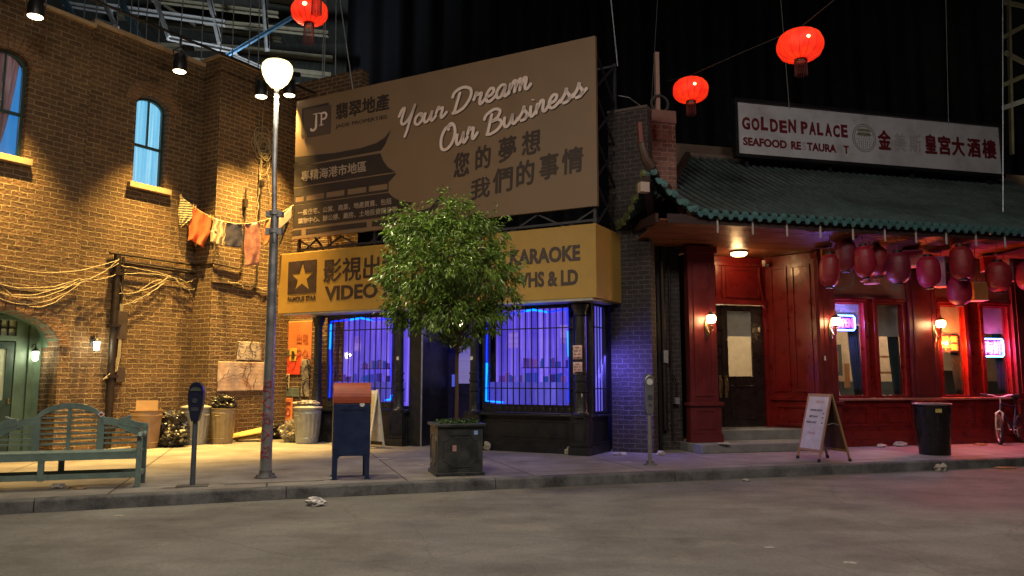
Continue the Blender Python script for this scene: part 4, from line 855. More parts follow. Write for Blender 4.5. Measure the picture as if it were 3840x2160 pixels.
def d_rows(b,w,h):
    b.text('早餐',-w/2+.03,w/2-.03,.02,h/2-.02,-.01,.02,.02); b.text('午餐',-w/2+.03,w/2-.03,-h/2+.02,-.02,-.01,.02,.02)
def d_fish(b,w,h): b.text('海鮮',-w/2+.05,w/2-.05,-h/2+.05,h/2-.05,-.01,.02,.02)
neon('blue neon sign reading OPEN in the first restaurant window', 3.84,.055,2.63,.52,.32,NB,NR,(.30,.20,1),60,d_open)
neon('bright orange-yellow neon sign in the third restaurant window', 6.55,.055,2.22,.50,.36,None,NY,(1,.14,.02),150,d_rows)
neon('cyan-bordered pink neon sign in the fourth restaurant window', 7.74,.055,2.13,.58,.40,NC,NP,(.95,.10,.45),75,d_fish)

# ---------------- white sign on the roof
GS = thing('restaurant_sign', 'long white painted roof sign with maroon lettering above the green tiles', 'sign', FG.w(.715,2.4,-.142), FG.a); GS.scale = (1.098,)*3
b = MB(); b.plate([[(1.84,6.41),(9.33,6.41),(9.33,7.79),(1.84,7.79)],[(1.91,6.49),(9.26,6.49),(9.26,7.71),(1.91,7.71)]], -.06,.10); b.build('frame', BLACKM, GS)
WB = M('sign_white', (.62,.64,.70), .5, var=.06, scale=1.2, dirt=(.30,.27,.24), dscale=.9, damt=.6, bump=.02)
b = MB(); b.box(1.90,9.27,0,.06,6.48,7.72); b.build('panel', WB, GS)
for x in (2.2,4.4,6.7,9.0): b = MB(); b.bar((x,.14,6.0),(x,.14,7.7),.07,.07); b.bar((x,.17,7.3),(x,.72,6.5),.05,.05); b.build('support', TR, GS)
MAR = M('maroon_letter', (.16,.012,.02), .5, dirt=(.10,.02,.02), dscale=8, damt=.4)
b = MB(); R = random.Random(4); x = 2.03
for wd_, xa, xb in (('GOLDEN',2.03,3.47),('PALACE',3.56,4.86)):
    n = len(wd_); st = (xb-xa)/n
    for i, c in enumerate(wd_):
        dz = R.uniform(-.015,.015); b.text(c, xa+st*i+.008, xa+st*(i+1)-.025+(.0 if c!='L' else -.02), 7.08+dz, 7.39+dz+R.uniform(-.015,.015), -.008, .0075, .045, R.uniform(-.05,.05))
sf = [('SEAFOOD',2.05,3.18),('RE',3.29,3.55),('TAURA',3.71,4.50),('T',4.70,4.84)]
for s_, xa, xb in sf: b.text(s_, xa, xb, 6.70, 6.895, -.008, .0075, .04)
for c, xa, xb in (('金',5.68,6.02),('皇',7.02,7.34),('宮',7.42,7.75),('大',7.81,8.17),('酒',8.28,8.65),('樓',8.73,9.13)): b.text(c, xa, xb, 6.89, 7.35, -.008, .0068, .042)
b.build('lettering', MAR, GS)
b = MB(); b.text('S',3.58,3.69,6.70,6.895,-.004,.0035,.03); b.text('N',4.53,4.66,6.70,6.895,-.004,.0035,.03); b.text('美',6.14,6.46,6.88,7.32,-.004,.0035,.02); b.text('斯',6.56,6.90,6.88,7.32,-.004,.0035,.02); b.build('faded_lettering', M('ghost_letter',(.42,.41,.45),.6), GS)
b = MB(); 
for r in (.32,.275): b.ribbon([(5.285+r*cos(a),7.12+r*1.05*sin(a)) for a in [2*pi*i/32 for i in range(33)]], -.006, .016, .0055)
for dx in (-.03,.03): b.ribbon([(5.285+dx,6.86),(5.285+dx,7.12)], -.006,.014,.0055)
for sg in (-1,1): 
    b.ribbon([(5.285+sg*.08,6.88),(5.285+sg*.08,7.04),(5.285+sg*.2,7.04)], -.006,.014,.0055); b.ribbon([(5.285+sg*.07,7.10),(5.285+sg*.23,7.10)], -.006,.014,.0055); b.ribbon([(5.285+sg*.14,6.92),(5.285+sg*.14,6.99),(5.285+sg*.2,6.99)], -.006,.014,.0055)
b.plate([[(5.10,7.30),(5.16,7.345),(5.41,7.345),(5.47,7.30),(5.45,7.285),(5.12,7.285)]],-.006,-.0005); b.plate([[(5.08,7.20),(5.13,7.25),(5.44,7.25),(5.49,7.20),(5.48,7.18),(5.09,7.18)]],-.006,-.0005)
for q in range(5): b.box(5.14+.07*q,5.155+.07*q,-.006,-.0005,7.14,7.28)
b.build('emblem', M('emblem_grey',(.20,.21,.14),.6), GS)

# ---------------- lanterns crowded under the eave
LR = [M('lantern_red_a',(.23,.012,.018),.5,var=.2),M('lantern_red_b',(.14,.010,.026),.5,var=.2),M('lantern_crimson',(.27,.008,.026),.5)]
def capsule_lantern(u, y, z, w, h, label, mat):
    t = thing('hanging_lantern', label, 'lantern', FG.w(u,y,z+.05), FG.a, 'long red lanterns under the eave'); r = w/2*.93; hh = h/2*R.uniform(.9,1.04); t.rotation_euler = (R.uniform(-.07,.07), R.uniform(-.07,.07), FG.a)
    pr = [(r*.35,-hh),(r*.55,-hh+.02),(r*.86,-hh*.72),(r,-hh*.35),(r*1.02,0),(r,hh*.35),(r*.86,hh*.72),(r*.55,hh-.02),(r*.35,hh)]
    fine = []
    for i in range(len(pr)-1):
        for k in range(4): s_ = k/4; fine.append((pr[i][0]+(pr[i+1][0]-pr[i][0])*s_ + (.009 if k%2 else 0), pr[i][1]+(pr[i+1][1]-pr[i][1])*s_))
    fine.append(pr[-1]); MB().lathe(fine, 0,0,18).build('paper_shade', mat, t)
    b = MB(); b.lathe([(r*.38,hh-.01),(r*.38,hh+.04),(r*.3,hh+.045)],0,0,12); b.lathe([(r*.38,-hh-.03),(r*.38,-hh+.01)],0,0,12); b.build('rim', BLACKM, t)
    b = MB(); b.tube([(0,0,hh+.04),(0,0,max(hh+.08, 4.11+max(0,-y)*.2-z))], .006, 4); b.build('cord', DCABLE, t)
CL = [(2.81,-.9,3.56,.41,.65,'long red lantern nearest the left, hanging beside the middle globe lantern'),(3.36,-.7,3.93,.46,.66,'long dark lantern high under the eave, second from the left'),(3.56,-1.02,3.75,.44,.66,'long lantern hanging right over the OPEN sign'),
 (4.24,-.6,3.85,.40,.66,'narrow dark lantern half hidden behind the plump one above the second window'),(4.36,-1.02,3.65,.49,.70,'plump lantern above the second window'),(5.22,-.9,3.61,.48,.68,'lantern over the pilaster between the second and third windows'),
 (5.86,-1.12,3.80,.49,.67,'long lantern at the front of the row above the orange neon'),(6.50,-.55,3.85,.43,.68,'bright red lantern tucked behind, above the orange neon'),(6.17,-.70,3.27,.50,.66,'pink-red lantern hanging lowest of all, right above the orange neon'),
 (7.02,-.9,3.57,.53,.66,'broad lantern left of the fourth window'),(7.86,-.85,3.62,.46,.68,'red lantern at the right-hand end of the row')]
for i, (u,y,z,w_,h,lab) in enumerate(CL): capsule_lantern(u,y,z,w_,h,lab,LR[i%3])
BXM = {'r':M('boxlantern_red',(.30,.02,.02),.5),'o':M('boxlantern_orange',(.34,.13,.03),.6),'t':M('boxlantern_tan',(.28,.16,.10),.6),'p':M('boxlantern_pink',(.34,.12,.14),.6)}
for u,y,z,w_,h,c,rz,lab in ((3.18,-.35,4.02,.26,.22,'o',.3,'small orange box lantern above the leftmost long lantern'),(4.13,-.35,3.76,.24,.50,'r',-.3,'narrow red box lantern above the second window'),(5.20,-.45,4.00,.48,.30,'r',.2,'wide crimson box lantern tight under the eave'),
   (6.02,-.4,3.75,.34,.62,'t',-.4,'tan box lantern with dark writing above the third window'),(6.72,-.62,3.31,.34,.36,'o',.5,'low ochre box lantern between the third and fourth windows'),(7.62,-.5,3.82,.34,.44,'p',-.3,'pinkish box lantern above the fourth window'),(7.4,-.3,4.0,.3,.3,'r',.3,'little red box lantern at the back above the fourth window'),(3.92,-.75,3.43,.26,.05,'p',.4,'flat six-sided lantern base lit violet over the OPEN sign')):
    t = thing('box_lantern', lab, 'lantern', FG.w(u,y,z), FG.a+rz, 'small box lanterns under the eave')
    b = MB(); b.lathe([(w_*.60,-h/2),(w_*.60,h/2)],0,0,4 if h>.1 else 6,smooth=False); b.build('paper_shade', BXM[c], t)
    b = MB(); b.lathe([(w_*.64,-h/2-.02),(w_*.64,-h/2)],0,0,4 if h>.1 else 6,smooth=False); b.lathe([(w_*.64,h/2),(w_*.64,h/2+.02)],0,0,4 if h>.1 else 6,smooth=False); b.build('rim', M('lantern_rim',(.45,.2,.16),.5), t)
    MB().tube([(0,0,h/2),(0,0,max(h/2+.03, 4.16+max(0,-y)*.2-z))], .006, 4).build('cord', DCABLE, t)
    if 'writing' in lab: b = MB(); b.X = Matrix.Rotation(radians(45),4,'Z'); b.text('飯',-.09,.09,.0,.2,-w_*.43,.003,.03); b.text('店',-.09,.09,-.24,-.04,-w_*.43,.003,.03); b.build('writing', BLACKP, t)

# ================================================================ SPOTLIGHTS ABOVE THE BRICK BUILDING
AMB = (1, .60, .15)
def spotlight(loc, rz, label, e, cone=66, tilt=(0,0,0), aim=None, col=AMB, rod=None):
    t = thing('hanging_spotlight', label, 'spotlight', loc, rz, 'amber spotlights hung above the brick building')
    b = MB(); b.lathe([(.135,.0),(.14,.02),(.14,.20),(.12,.26),(.12,.36),(.06,.40),(.03,.41)],0,0,18); b.build('housing', BLACKM, t)
    b = MB(); b.lathe([(.0,-.035),(.07,-.03),(.115,-.018),(.13,-.002)],0,0,18); b.build('lens', emit('amber_lens',(1,.74,.40),14), t)
    b = MB(); b.tube([(-.16,0,.2),(-.17,0,.42),(0,0,.55),(.17,0,.42),(.16,0,.2)], .014, 6); b.tube([(0,0,.55),(0,0,.75)], .018, 6); b.bar((.05,0,.55),(.3,0,.62),.08,.1); b.build('yoke', BLACKM, t)
    l = lamp('spot_beam','SPOT',(0,0,0),e,col,spot_size=radians(cone),spot_blend=.9,shadow_soft_size=.06); l.parent = t; l.location = (0,0,-.06)
    d = Vector(aim)-Vector(loc); d.rotate(Matrix.Rotation(-rz,3,'Z')); l.rotation_euler = d.to_track_quat('-Z','Y').to_euler()
    return t
for (u,y,z,e,lab,aim) in ((-2.62,-1.2,8.01,5600,'amber spotlight at the top left, above the window with the rose curtain',(-2.6,-1.0,0)),(.35,-1.2,8.0,6000,'amber spotlight above the blue-lit arched window',(.5,-.9,0)),
      (2.21,-1.6,7.95,5000,'amber spotlight just left of the street lamp globe',(2.3,-1.25,0)),(3.05,-1.6,8.25,4900,'amber spotlight just right of the street lamp globe',(3.5,-1.2,0))):
    spotlight(FL.w(u,y,z), FL.a, lab, e, aim=FL.w(*aim))
b = MB(); b.tube([FL.w(-6,-1.2,8.78),FL.w(4.6,-1.3,8.72)], .03, 8)
tag(b.build('lighting_batten', BLACKM), 'long black batten carrying the first two amber spotlights', 'lighting bar')

# ================================================================ STREET FURNITURE
KA = radians(17)
# street lamp
SL = thing('street_lamp', 'tall grey street lamp with a glowing white globe, red tag scrawled on its foot', 'street lamp', (-3.57,11.46,0), .02)
b = MB(); b.lathe([(.085,.05),(.082,.6),(.066,3.0),(.060,3.95),(.0,3.96)],0,0,18); b.build('pole', STEEL, SL)
b = MB(); b.tube([(.02,-.04,3.45),(-.03,-.0,4.6),(-.04,.0,5.9)], .036, 10); b.build('upper_pole', STEEL, SL)
b = MB(); b.lathe([(.16,.0),(.155,.03),(.11,.05),(.095,.08),(.09,.12)],0,0,14); [b.tube([(.13*cos(a),.13*sin(a),.02),(.13*cos(a),.13*sin(a),.065)],.014,6) for a in (.8,2.4,3.9,5.5)]; b.build('base_plate', M('base_iron',(.14,.14,.14),.6,.5), SL)
b = MB(); [b.lathe([(.085,z),(.085,z+.06)],0,0,14) for z in (3.60,3.88)]; b.box(-.12,.12,-.05,.05,3.58,3.60+.08); b.box(-.125,.125,-.055,.055,3.85,3.93); b.build('clamp', M('clamp_zinc',(.33,.33,.32),.5,.6), SL)
b = MB(); b.lathe([(.03,5.86),(.09,5.885),(.165,5.96),(.215,6.06),(.235,6.16),(.225,6.22),(.19,6.265)],-.04,0,24); b.build('globe', emit('lamp_globe',(1,.80,.37),2.6), SL)
b = MB(); b.lathe([(.19,6.267),(.15,6.29),(.08,6.305),(.03,6.32),(.01,6.36)],-.04,0,24); b.build('cap', M('cap_grey',(.12,.12,.12),.5), SL)
lamp('street_lamp_bulb','POINT',(-3.61,11.46,5.78),170,(1,.82,.50),shadow_soft_size=.16)
lamp('street_lamp_bulb','SPOT',(-3.61,11.46,5.78),560,(1,.86,.58),(-3.55,11.3,0),spot_size=radians(158),spot_blend=.55,shadow_soft_size=.16)
RG = M('red_marker',(.40,.02,.05),.5); b = MB()
def on_pole(a, z, r=.089): return (r*cos(a), r*sin(a), z)
for z0 in (.28,.52,.76,1.0,1.22):
    P = [on_pole(-1.57+.7*sin(t*1.3+z0*7), z0+.2*t/6.2+.03*sin(3*t), .088-.004*z0) for t in [k*.4 for k in range(16)]]; b.tube(P, .008, 5)
b.build('graffiti_tag', RG, SL)
# mounting slab round the foot
b = MB(); b.X = Matrix.Translation((-3.4,11.35,0)) @ Matrix.Rotation(KA,4,'Z'); b.box(-.66,.66,-.36,.33,-.02,.012); struct(b.build('lamp_footing', M('footing_concrete',(.24,.22,.20),.85,dirt=(.1,.09,.08))))

def parking_meter(loc, label, kind):
    t = thing('parking_meter', label, 'parking meter', loc, .15, 'parking meters at the kerb')
    NAVY = M('meter_navy',(.018,.022,.055),.35,.2) if kind == 0 else M('meter_grey',(.20,.21,.23),.4,.5)
    b = MB(); b.lathe([(.036,.0),(.033,.9)],0,0,12); b.build('pole', STEEL if kind else M('pole_bluegrey',(.12,.14,.17),.5,.4), t)
    b = MB(); b.X = Matrix.Rotation(.15,4,'Z'); (b.box(-.2,.2,-.13,.13,.0,.012) if kind==0 else b.lathe([(.12,0),(.11,.02),(.07,.03),(.06,.07)],0,0,16)); b.build('base_plate', M('base_iron',(.14,.14,.14),.6,.5), t)
    b = MB()
    if kind == 0:
        b.plate([[(-.045,.86),(.045,.86),(.062,.93),(.095,1.08),(.10,1.2),(.098,1.27),(.08,1.34),(.045,1.385),(0,1.395),(-.045,1.385),(-.08,1.34),(-.098,1.27),(-.10,1.2),(-.095,1.08),(-.062,.93)]],-.065,.065)
        b.build('housing', NAVY, t, bevel=.02); d = MB(); d.plate([[(.07*cos(a),1.27+.055*sin(a)) for a in [pi*k/10 for k in range(11)]]],-.075,-.06); d.build('display_window', M('meter_window',(.10,.11,.10),.1), t)
        d = MB(); d.tube([(0,-.08,1.14),(0,-.06,1.14)], .035, 14); d.box(-.05,.05,-.069,-.064,1.0,1.05); d.build('coin_plate', M('meter_plate',(.10,.11,.14),.4,.6), t)
    else:
        b.plate([[(-.055,.84),(.055,.84),(.068,.90),(.075,1.22),(.085,1.38),(.07,1.46),(.035,1.515),(-.035,1.515),(-.07,1.46),(-.085,1.38),(-.075,1.22),(-.068,.90)]],-.05,.05); b.build('housing', NAVY, t, bevel=.015)
        d = MB(); d.tube([(0,-.06,1.38),(0,-.045,1.38)], .055, 18); d.build('dial', M('dial_white',(.6,.62,.62),.3), t); d = MB(); d.box(-.04,.04,-.056,-.05,1.08,1.16); d.tube([(0,-.07,1.0),(0,-.05,1.0)],.018,10); d.build('coin_plate', M('meter_plate',(.10,.11,.14),.4,.6), t)
        d = MB(); d.tube([(.07*cos(a),-.052,1.395+.085*sin(a)) for a in [pi*k/10 for k in range(11)]], .012, 6); d.build('hood', STEEL, t)
parking_meter((-4.31,10.69,0), 'dark navy parking meter in front of the bins, between the bench and the lamp post', 0)
parking_meter((2.31,13.20,0), 'slim grey parking meter with a round white dial in front of the blue-lit bricks', 1)

# mailbox
MBX = thing('mailbox', 'navy street mailbox with a rust-red rounded hood', 'mailbox', (-2.37,11.58,0), radians(14))
NV = M('mailbox_navy',(.010,.022,.075),.42,dirt=(.02,.03,.06)); RB = M('mailbox_red',(.33,.06,.025),.5,dirt=(.22,.05,.03),dscale=4)
b = MB(); b.box(-.265,.265,-.24,.24,.33,1.08); b.build('body', NV, MBX, bevel=.012)
for sx in (-1,1):
    for sy in (-1,1):
        b = MB(); x0 = sx*.26; P = [(x0,0),(x0,.335),(sx*.12,.335),(sx*.165,.325),(sx*.19,.29),(sx*.195,0)]; b.plate([P], sy*.235-.012, sy*.235+.012); b.box(min(x0,x0-sx*.012),max(x0,x0-sx*.012),min(sy*.223,sy*.16),max(sy*.223,sy*.16),0,.34); b.box(min(sx*.19,sx*.28),max(sx*.19,sx*.28),sy*.235-.03,sy*.235+.03,0,.012); b.build('leg', NV, MBX)
b = MB(); prof = [(-.25,1.08)]+[(-.25+.0+.25*(1-cos(a)), 1.13+.245*sin(a)) for a in [pi/2*k/8 for k in range(9)]]+[(.25*sin(a), 1.13+.245*cos(a)) for a in [pi/2*k/8 for k in range(1,9)]]+[(.25,1.08)]
n = len(prof); vs = [(-.27,y,z) for y,z in prof]+[(.27,y,z) for y,z in prof]; b.add(vs, [tuple(range(n))[::-1], tuple(range(n,2*n))]+[(i,(i+1)%n,(i+1)%n+n,i+n) for i in range(n)]); b.build('hood', RB, MBX, bevel=.008)
b = MB(); b.tube([(.14,-.246,1.065),(.14,-.241,1.065)], .036, 14); b.build('sticker', WHITEP, MBX)
b = MB(); b.box(-.20,.20,-.246,-.2405,.98,1.0); b.build('seam', M('mailbox_dark',(.006,.012,.04),.5), MBX)
for q in (-.2,.2):
    for z in (.42,.70): MB().tube([(q,-.246,z),(q,-.239,z)],.008,8).build('rivet', M('mailbox_dark',(.006,.012,.04),.5), MBX)
b = MB(); b.box(-.268,-.265,-.16,.16,.45,.95); b.build('side_plate', M('side_paper',(.40,.27,.14),.7), MBX)

# planter with a clipped tree
PL = thing('planter', 'square dark panelled planter box with stickers, standing near the kerb', 'planter', (-.86,12.10,0), radians(15))
PG = M('planter_grey',(.026,.029,.032),.45,var=.25,dirt=(.09,.09,.08),dscale=5)
b = MB(); b.plate([[(-.325,0),(.325,0),(.345,.03),(.345,.72),(-.345,.72),(-.345,.03)]], -.345, .345); b.box(-.37,.37,-.37,.37,0,.05); b.build('box', PG, PL, bevel=.006)
b = MB(); b.box(-.385,.385,-.385,-.30,.72,.765); b.box(-.385,.385,.30,.385,.72,.765); b.box(-.385,-.30,-.299,.299,.72,.765); b.box(.30,.385,-.299,.299,.72,.765); b.build('rim', PG, PL, bevel=.008)
b = MB()
for rz in (0,pi/2,pi,-pi/2):
    b.X = Matrix.Rotation(rz,4,'Z'); q = .09
    P = [(-.25+q,.13)]+[(-.25+q*cos(a)*1,.13+q*sin(a)) for a in [pi/2*k/5 for k in range(6)]]
    L = [(-.25,.13+q),(-.25,.60-q),(-.25+q*.4,.60-q*.9),(-.25+q,.60-q*.3),(-.25+q,.60),(.25-q,.60),(.25-q,.60-q*.3),(.25-q*.4,.60-q*.9),(.25,.60-q),(.25,.13+q),(.25-q*.4,.13+q*.9),(.25-q,.13+q*.3),(.25-q,.13),(-.25+q,.13),(-.25+q,.13+q*.3),(-.25+q*.4,.13+q*.9),(-.25,.13+q)]
    b.tube([(x,-.348,z) for x,z in L], .010, 5, caps=False)
b.build('moulding', PG, PL)
b = MB(); b.box(-.31,.31,-.31,.31,.66,.70); b.build('soil', M('soil',(.03,.022,.015),.95), PL)
b = MB(); b.box(.205,.265,-.352,-.3455,.60,.66); b.build('sticker', M('sticker_blue',(.25,.40,.75),.5), PL); b = MB(); b.box(-.12,-.06,-.352,-.3455,.36,.45); b.build('sticker', M('sticker_pink',(.45,.25,.22),.6), PL)
def leafmat(name, a, c):
    m = bpy.data.materials.new(name); m.use_nodes = True; nt = m.node_tree; b = nt.nodes['Principled BSDF']
    g = N(nt,'ShaderNodeNewGeometry'); r = ramp(nt, g.outputs['Random Per Island'], [(.0,a),(.55,tuple((p+q)/2 for p,q in zip(a,c))),(1,c)])
    nt.links.new(r, b.inputs['Base Color']); b.inputs['Roughness'].default_value = .32
    b.inputs['Transmission Weight'].default_value = 0; b.inputs['Subsurface Weight'].default_value = 0
    return m
LEAF = leafmat('tree_leaf',(.07,.145,.018),(.23,.36,.055)); IVY = leafmat('ground_leaf',(.02,.06,.015),(.07,.14,.03))
def leaf(b, p, d, L, W, R):
    d = d.normalized(); s_ = d.cross(Vector((R.uniform(-1,1),R.uniform(-1,1),R.uniform(.2,1)))).normalized(); n_ = s_.cross(d)
    a = p; m1 = p + d*L*.45 + s_*W/2 + n_*L*.04; m2 = p + d*L*.45 - s_*W/2 + n_*L*.04; t_ = p + d*L - Vector((0,0,L*.18)); c = p + d*L*.5 - n_*W*.12
    b.add([a,m1,t_,m2,c], [(0,1,4),(1,2,4),(2,3,4),(3,0,4)])
TR_ = thing('tree', 'small bushy tree with glossy drooping leaves growing from the square planter', 'tree', (-.86,12.10,.66), 0)
R = random.Random(11); b = MB()
trunk = [(0,0,0),(.01,0,.5),(.0,.01,1.0),(.02,0,1.35),(.01,0,1.9)]
b.tube(trunk, [.032,.028,.026,.026,.02], 8)
CLUMP = [(x*.93-.04,y,z,r) for x,y,z,r in [(-.02,0,3.35,.40),(-.36,.1,3.12,.34),(-.84,0,3.08,.40),(-.5,-.3,2.95,.42),(.12,-.25,3.15,.42),(.45,.05,3.0,.42),(.72,0,2.55,.36),(.92,.05,2.28,.28),(.5,-.35,2.4,.42),(0,-.55,2.6,.45),(-.5,-.5,2.35,.45),(-.92,0,2.45,.38),(-1.0,.05,2.9,.24),(-.85,0,1.95,.36),(-.45,-.2,1.75,.34),(-.05,-.35,1.85,.36),(.35,-.1,1.75,.33),(.62,0,1.72,.26),(.8,.1,1.95,.28),(-.05,.1,2.4,.55),(0,.55,2.6,.5),(.3,.3,2.1,.45),(-.4,.35,2.1,.45),(-.15,0,1.58,.24),(-.95,.05,1.68,.2),(.15,-.05,1.38,.16)]]
for cx,cy,cz,r in CLUMP:
    r *= .99; c = Vector((cx,cy,cz-.0)); b0 = Vector((.01,0,min(1.9,1.2+.3*(cz-1.5)))); mid = b0.lerp(c,.5)+Vector((R.uniform(-.08,.08),R.uniform(-.08,.08),-.08))
    b.tube([b0,mid,c],[.016,.011,.006],6)
    for k in range(5):
        q = c+Vector((R.uniform(-1,1),R.uniform(-1,1),R.uniform(-1,1))).normalized()*r*.8; b.tube([c,c.lerp(q,.5)+Vector((0,0,.03)),q],[.006,.005,.003],4,caps=False)
b.build('trunk', M('bark',(.10,.055,.03),.8,stretch=(6,6,1),bump=.4), TR_)
b = MB()
for cx,cy,cz,r in CLUMP:
    r *= .99; nl = int(1500*r*r*4.2); c = Vector((cx,cy,cz))
    tw = [Vector((R.gauss(0,1),R.gauss(0,1),R.gauss(0,1))).normalized()*r*R.uniform(.5,1.0+.3*R.random()**3) for _ in range(max(8, nl//11))]
    for q in tw:
        for k in range(11):
            p = c+q*R.uniform(.8,1.03)+Vector((R.gauss(0,.035),R.gauss(0,.035),R.gauss(0,.035))); d = q.normalized()*.9+Vector((R.gauss(0,.55),R.gauss(0,.55),R.gauss(0,.35)-.55)); leaf(b,p,d,R.uniform(.06,.10),R.uniform(.022,.033),R)
b.build('crown', LEAF, TR_, recalc=False)
b = MB()
for k in range(900):
    p = Vector((R.uniform(-.31,.31),R.uniform(-.31,.31),R.uniform(.70,.80))); p.rotate(Matrix.Rotation(radians(15),3,'Z')); leaf(b,p,Vector((R.gauss(0,1),R.gauss(0,1),R.uniform(.2,1))),R.uniform(.03,.06),R.uniform(.02,.03),R)
tag(b.build('ground_cover', IVY, recalc=False), 'low green leaves filling the top of the planter', 'ground cover', kind='stuff', loc=(-.86,12.10,0))

# bench
BN = thing('bench', 'weathered grey-green wooden bench with an arched slatted back and a card-suit sticker', 'bench', (-5.9,10.28,0), radians(17.5))
BG = M('bench_paint',(.17,.245,.215),.6,var=.15,dirt=(.07,.09,.08),dscale=4,stretch=(1,1,1))
Wb = .98
def backh(u):        # height of the curved top rail
    a = abs(u)
    if a < .40: return .86+.245*sqrt(max(0,1-(a/.42)**2))*1.0
    return .86+.05*cos((a-.40)*5.2)*(1 if a < .62 else 1) - .10*max(0,(a-.55))/.4
top = [(u, backh(u)) for u in [(-Wb+.04)+i*(2*Wb-.08)/80 for i in range(81)]]
b = MB(); b.plate([top + [(u, z-(.075 if abs(u) < .38 else .10)) for u,z in reversed(top)]], .43, .475); b.build('top_rail', BG, BN, bevel=.008)
b = MB()
for sx in (-1,1):
    P = [(.62,.90),(.68,.905),(.735,.93),(.77,.935),(.775,.91),(.745,.895),(.77,.875),(.82,.85),(.90,.83),(.98,.82),(1.0,.76),(.9,.74),(.78,.76),(.66,.79),(.6,.82)]
    b.plate([[(sx*x,z) for x,z in P]], .425, .48)
b.build('scroll_wing', BG, BN, bevel=.008)
for u in (-.39,.39): MB().box(u-.042,u+.042,.435,.47,.47,backh(u)-.03).build('back_stile', BG, BN, bevel=.004)
MB().box(-.022,.022,.436,.468,.47,1.04).build('back_stile', BG, BN)
for i, z in enumerate((.555,.625,.695,.765)): MB().box(-Wb+.06,Wb-.06,.445,.462,z-.012,z+.014).build('back_slat', BG, BN)
MB().box(-.36,.36,.445,.462,.83,.85).build('back_slat', BG, BN); MB().box(-.33,.33,.445,.462,.90,.92).build('back_slat', BG, BN); MB().box(-.28,.28,.445,.462,.97,.99).build('back_slat', BG, BN)
for i in range(5): MB().box(-Wb+.03,Wb-.03,-.0+.086*i,.072+.086*i,.455,.478).build('seat_slat', BG, BN, bevel=.004)
b = MB(); b.box(-Wb+.03,Wb-.03,-.015,.012,.375,.454); b.box(-Wb+.03,Wb-.03,.44,.465,.375,.454); b.build('apron', BG, BN)
for sx in (-1,1):
    MB().box(sx*(Wb-.03)-.032,sx*(Wb-.03)+.032,-.03,.035,0,.66).build('leg', BG, BN, bevel=.005); MB().box(sx*(Wb-.03)-.032,sx*(Wb-.03)+.032,.43,.49,0,.80).build('leg', BG, BN, bevel=.005)
    b = MB(); b.tube([(sx*(Wb-.03),-.07,.66),(sx*(Wb-.03),-.03,.70),(sx*(Wb-.03),.1,.70),(sx*(Wb-.03),.28,.67),(sx*(Wb-.03),.44,.69)], .032, 8); b.build('armrest', BG, BN)
    MB().box(sx*(Wb-.03)-.02,sx*(Wb-.03)+.02,.036,.43,.14,.2).build('side_rail', BG, BN)
MB().box(-.235,-.165,-.02,.03,.12,.374).build('leg', BG, BN); MB().box(-.10,-.03,.44,.475,.12,.374).build('leg', BG, BN)
MB().box(-Wb+.06,Wb-.06,-.012,.02,.13,.20).build('stretcher', BG, BN); MB().box(-Wb+.06,Wb-.06,.445,.47,.15,.2).build('stretcher', BG, BN)
b = MB(); b.plate([[(.39,.905),(.435,.95),(.39,.995),(.345,.95)]], .418, .424); st = b.build('sticker', WHITEP, BN); b = MB(); b.plate([[(.39,.925),(.415,.95),(.405,.965),(.39,.958),(.375,.965),(.365,.95)]], .414, .418); b.build('heart', M('heart_red',(.45,.02,.03),.5), st)
b = MB(); b.tube([(.395,.43,.86),(.395,.434,.86)], .024, 12); b.build('round_sticker', M('grey_sticker',(.25,.25,.25),.5), BN)

# ================================================================ RUBBISH BY THE WALL
def bin_can(loc, label, r, h, mat, lid=True, flute=True, name='trash_can', parts=None, tilt=.0):
    t = thing(name, label, 'trash can', loc, R.uniform(0,6), 'metal bins along the brick wall')
    pr = [(r*.80,0),(r*.82,.02),(r*.84,h*.13),(r*.86,h*.15),(r*.84,h*.17)]+[(r*(.85+.13*k/6),h*(.2+.6*k/6)) for k in range(7)]+[(r*1.0,h*.84),(r*1.02,h*.86),(r*1.0,h*.88),(r,h*.96),(r*1.04,h*.98),(r*1.04,h),(r*.98,h),(r*.96,h*.9)]
    f = (lambda a,z: 1+(.022*(1 if int(a*36/(2*pi))%2 else 0) if h*.18<z<h*.84 else 0)) if flute else (lambda a,z: 1+.006*sin(3*a+z*9))
    MB().lathe(pr,0,0,72,fn=f,smooth=not flute).build('body', mat, t, sharp=25)
    if lid: MB().lathe([(r*1.08,h-.02),(r*1.09,h+.01),(r*.9,h+.03),(r*.4,h+.07),(r*.1,h+.08)],0,0,36).build('lid', mat, t)
    b = MB(); [b.tube([(s*r*1.0,-.06,h*.8),(s*r*1.14,-.05,h*.8),(s*r*1.14,.05,h*.8),(s*r*1.0,.06,h*.8)], .009, 6) for s in (-1,1)]; b.build('handle', mat, t); return t
def crumple(name, label, loc, size, mat, seed, rough=.25, n=3, cat_='bin bag', group=None, fq=2.2):
    bm = bmesh.new(); bmesh.ops.create_icosphere(bm, subdivisions=n+2, radius=1); sx,sy,sz = size
    o_ = Vector((seed*7.3,seed*3.1,seed))
    for v in bm.verts:
        p = v.co.copy(); d = noise.noise(p*fq+o_)*rough*1.2; q = p*fq*1.5+o_; d += (1-abs(noise.noise(q))*3)*rough*.45; d += (1-abs(noise.noise(q*2.1))*3)*rough*.13
        v.co = Vector((p.x*(1+d)*sx, p.y*(1+d)*sy, max(-.96*sz, p.z*(1+d)*sz)+sz*.96))
    me = bpy.data.meshes.new(name); bm.to_mesh(me); bm.free(); me.materials.append(mat)
    for p in me.polygons: p.use_smooth = True
    me.set_sharp_from_angle(angle=radians(28)); me.uv_layers.new(name='UVMap')
    o = bpy.data.objects.new(name, me); C.objects.link(o); tag(o, label, cat_, group, loc); return o
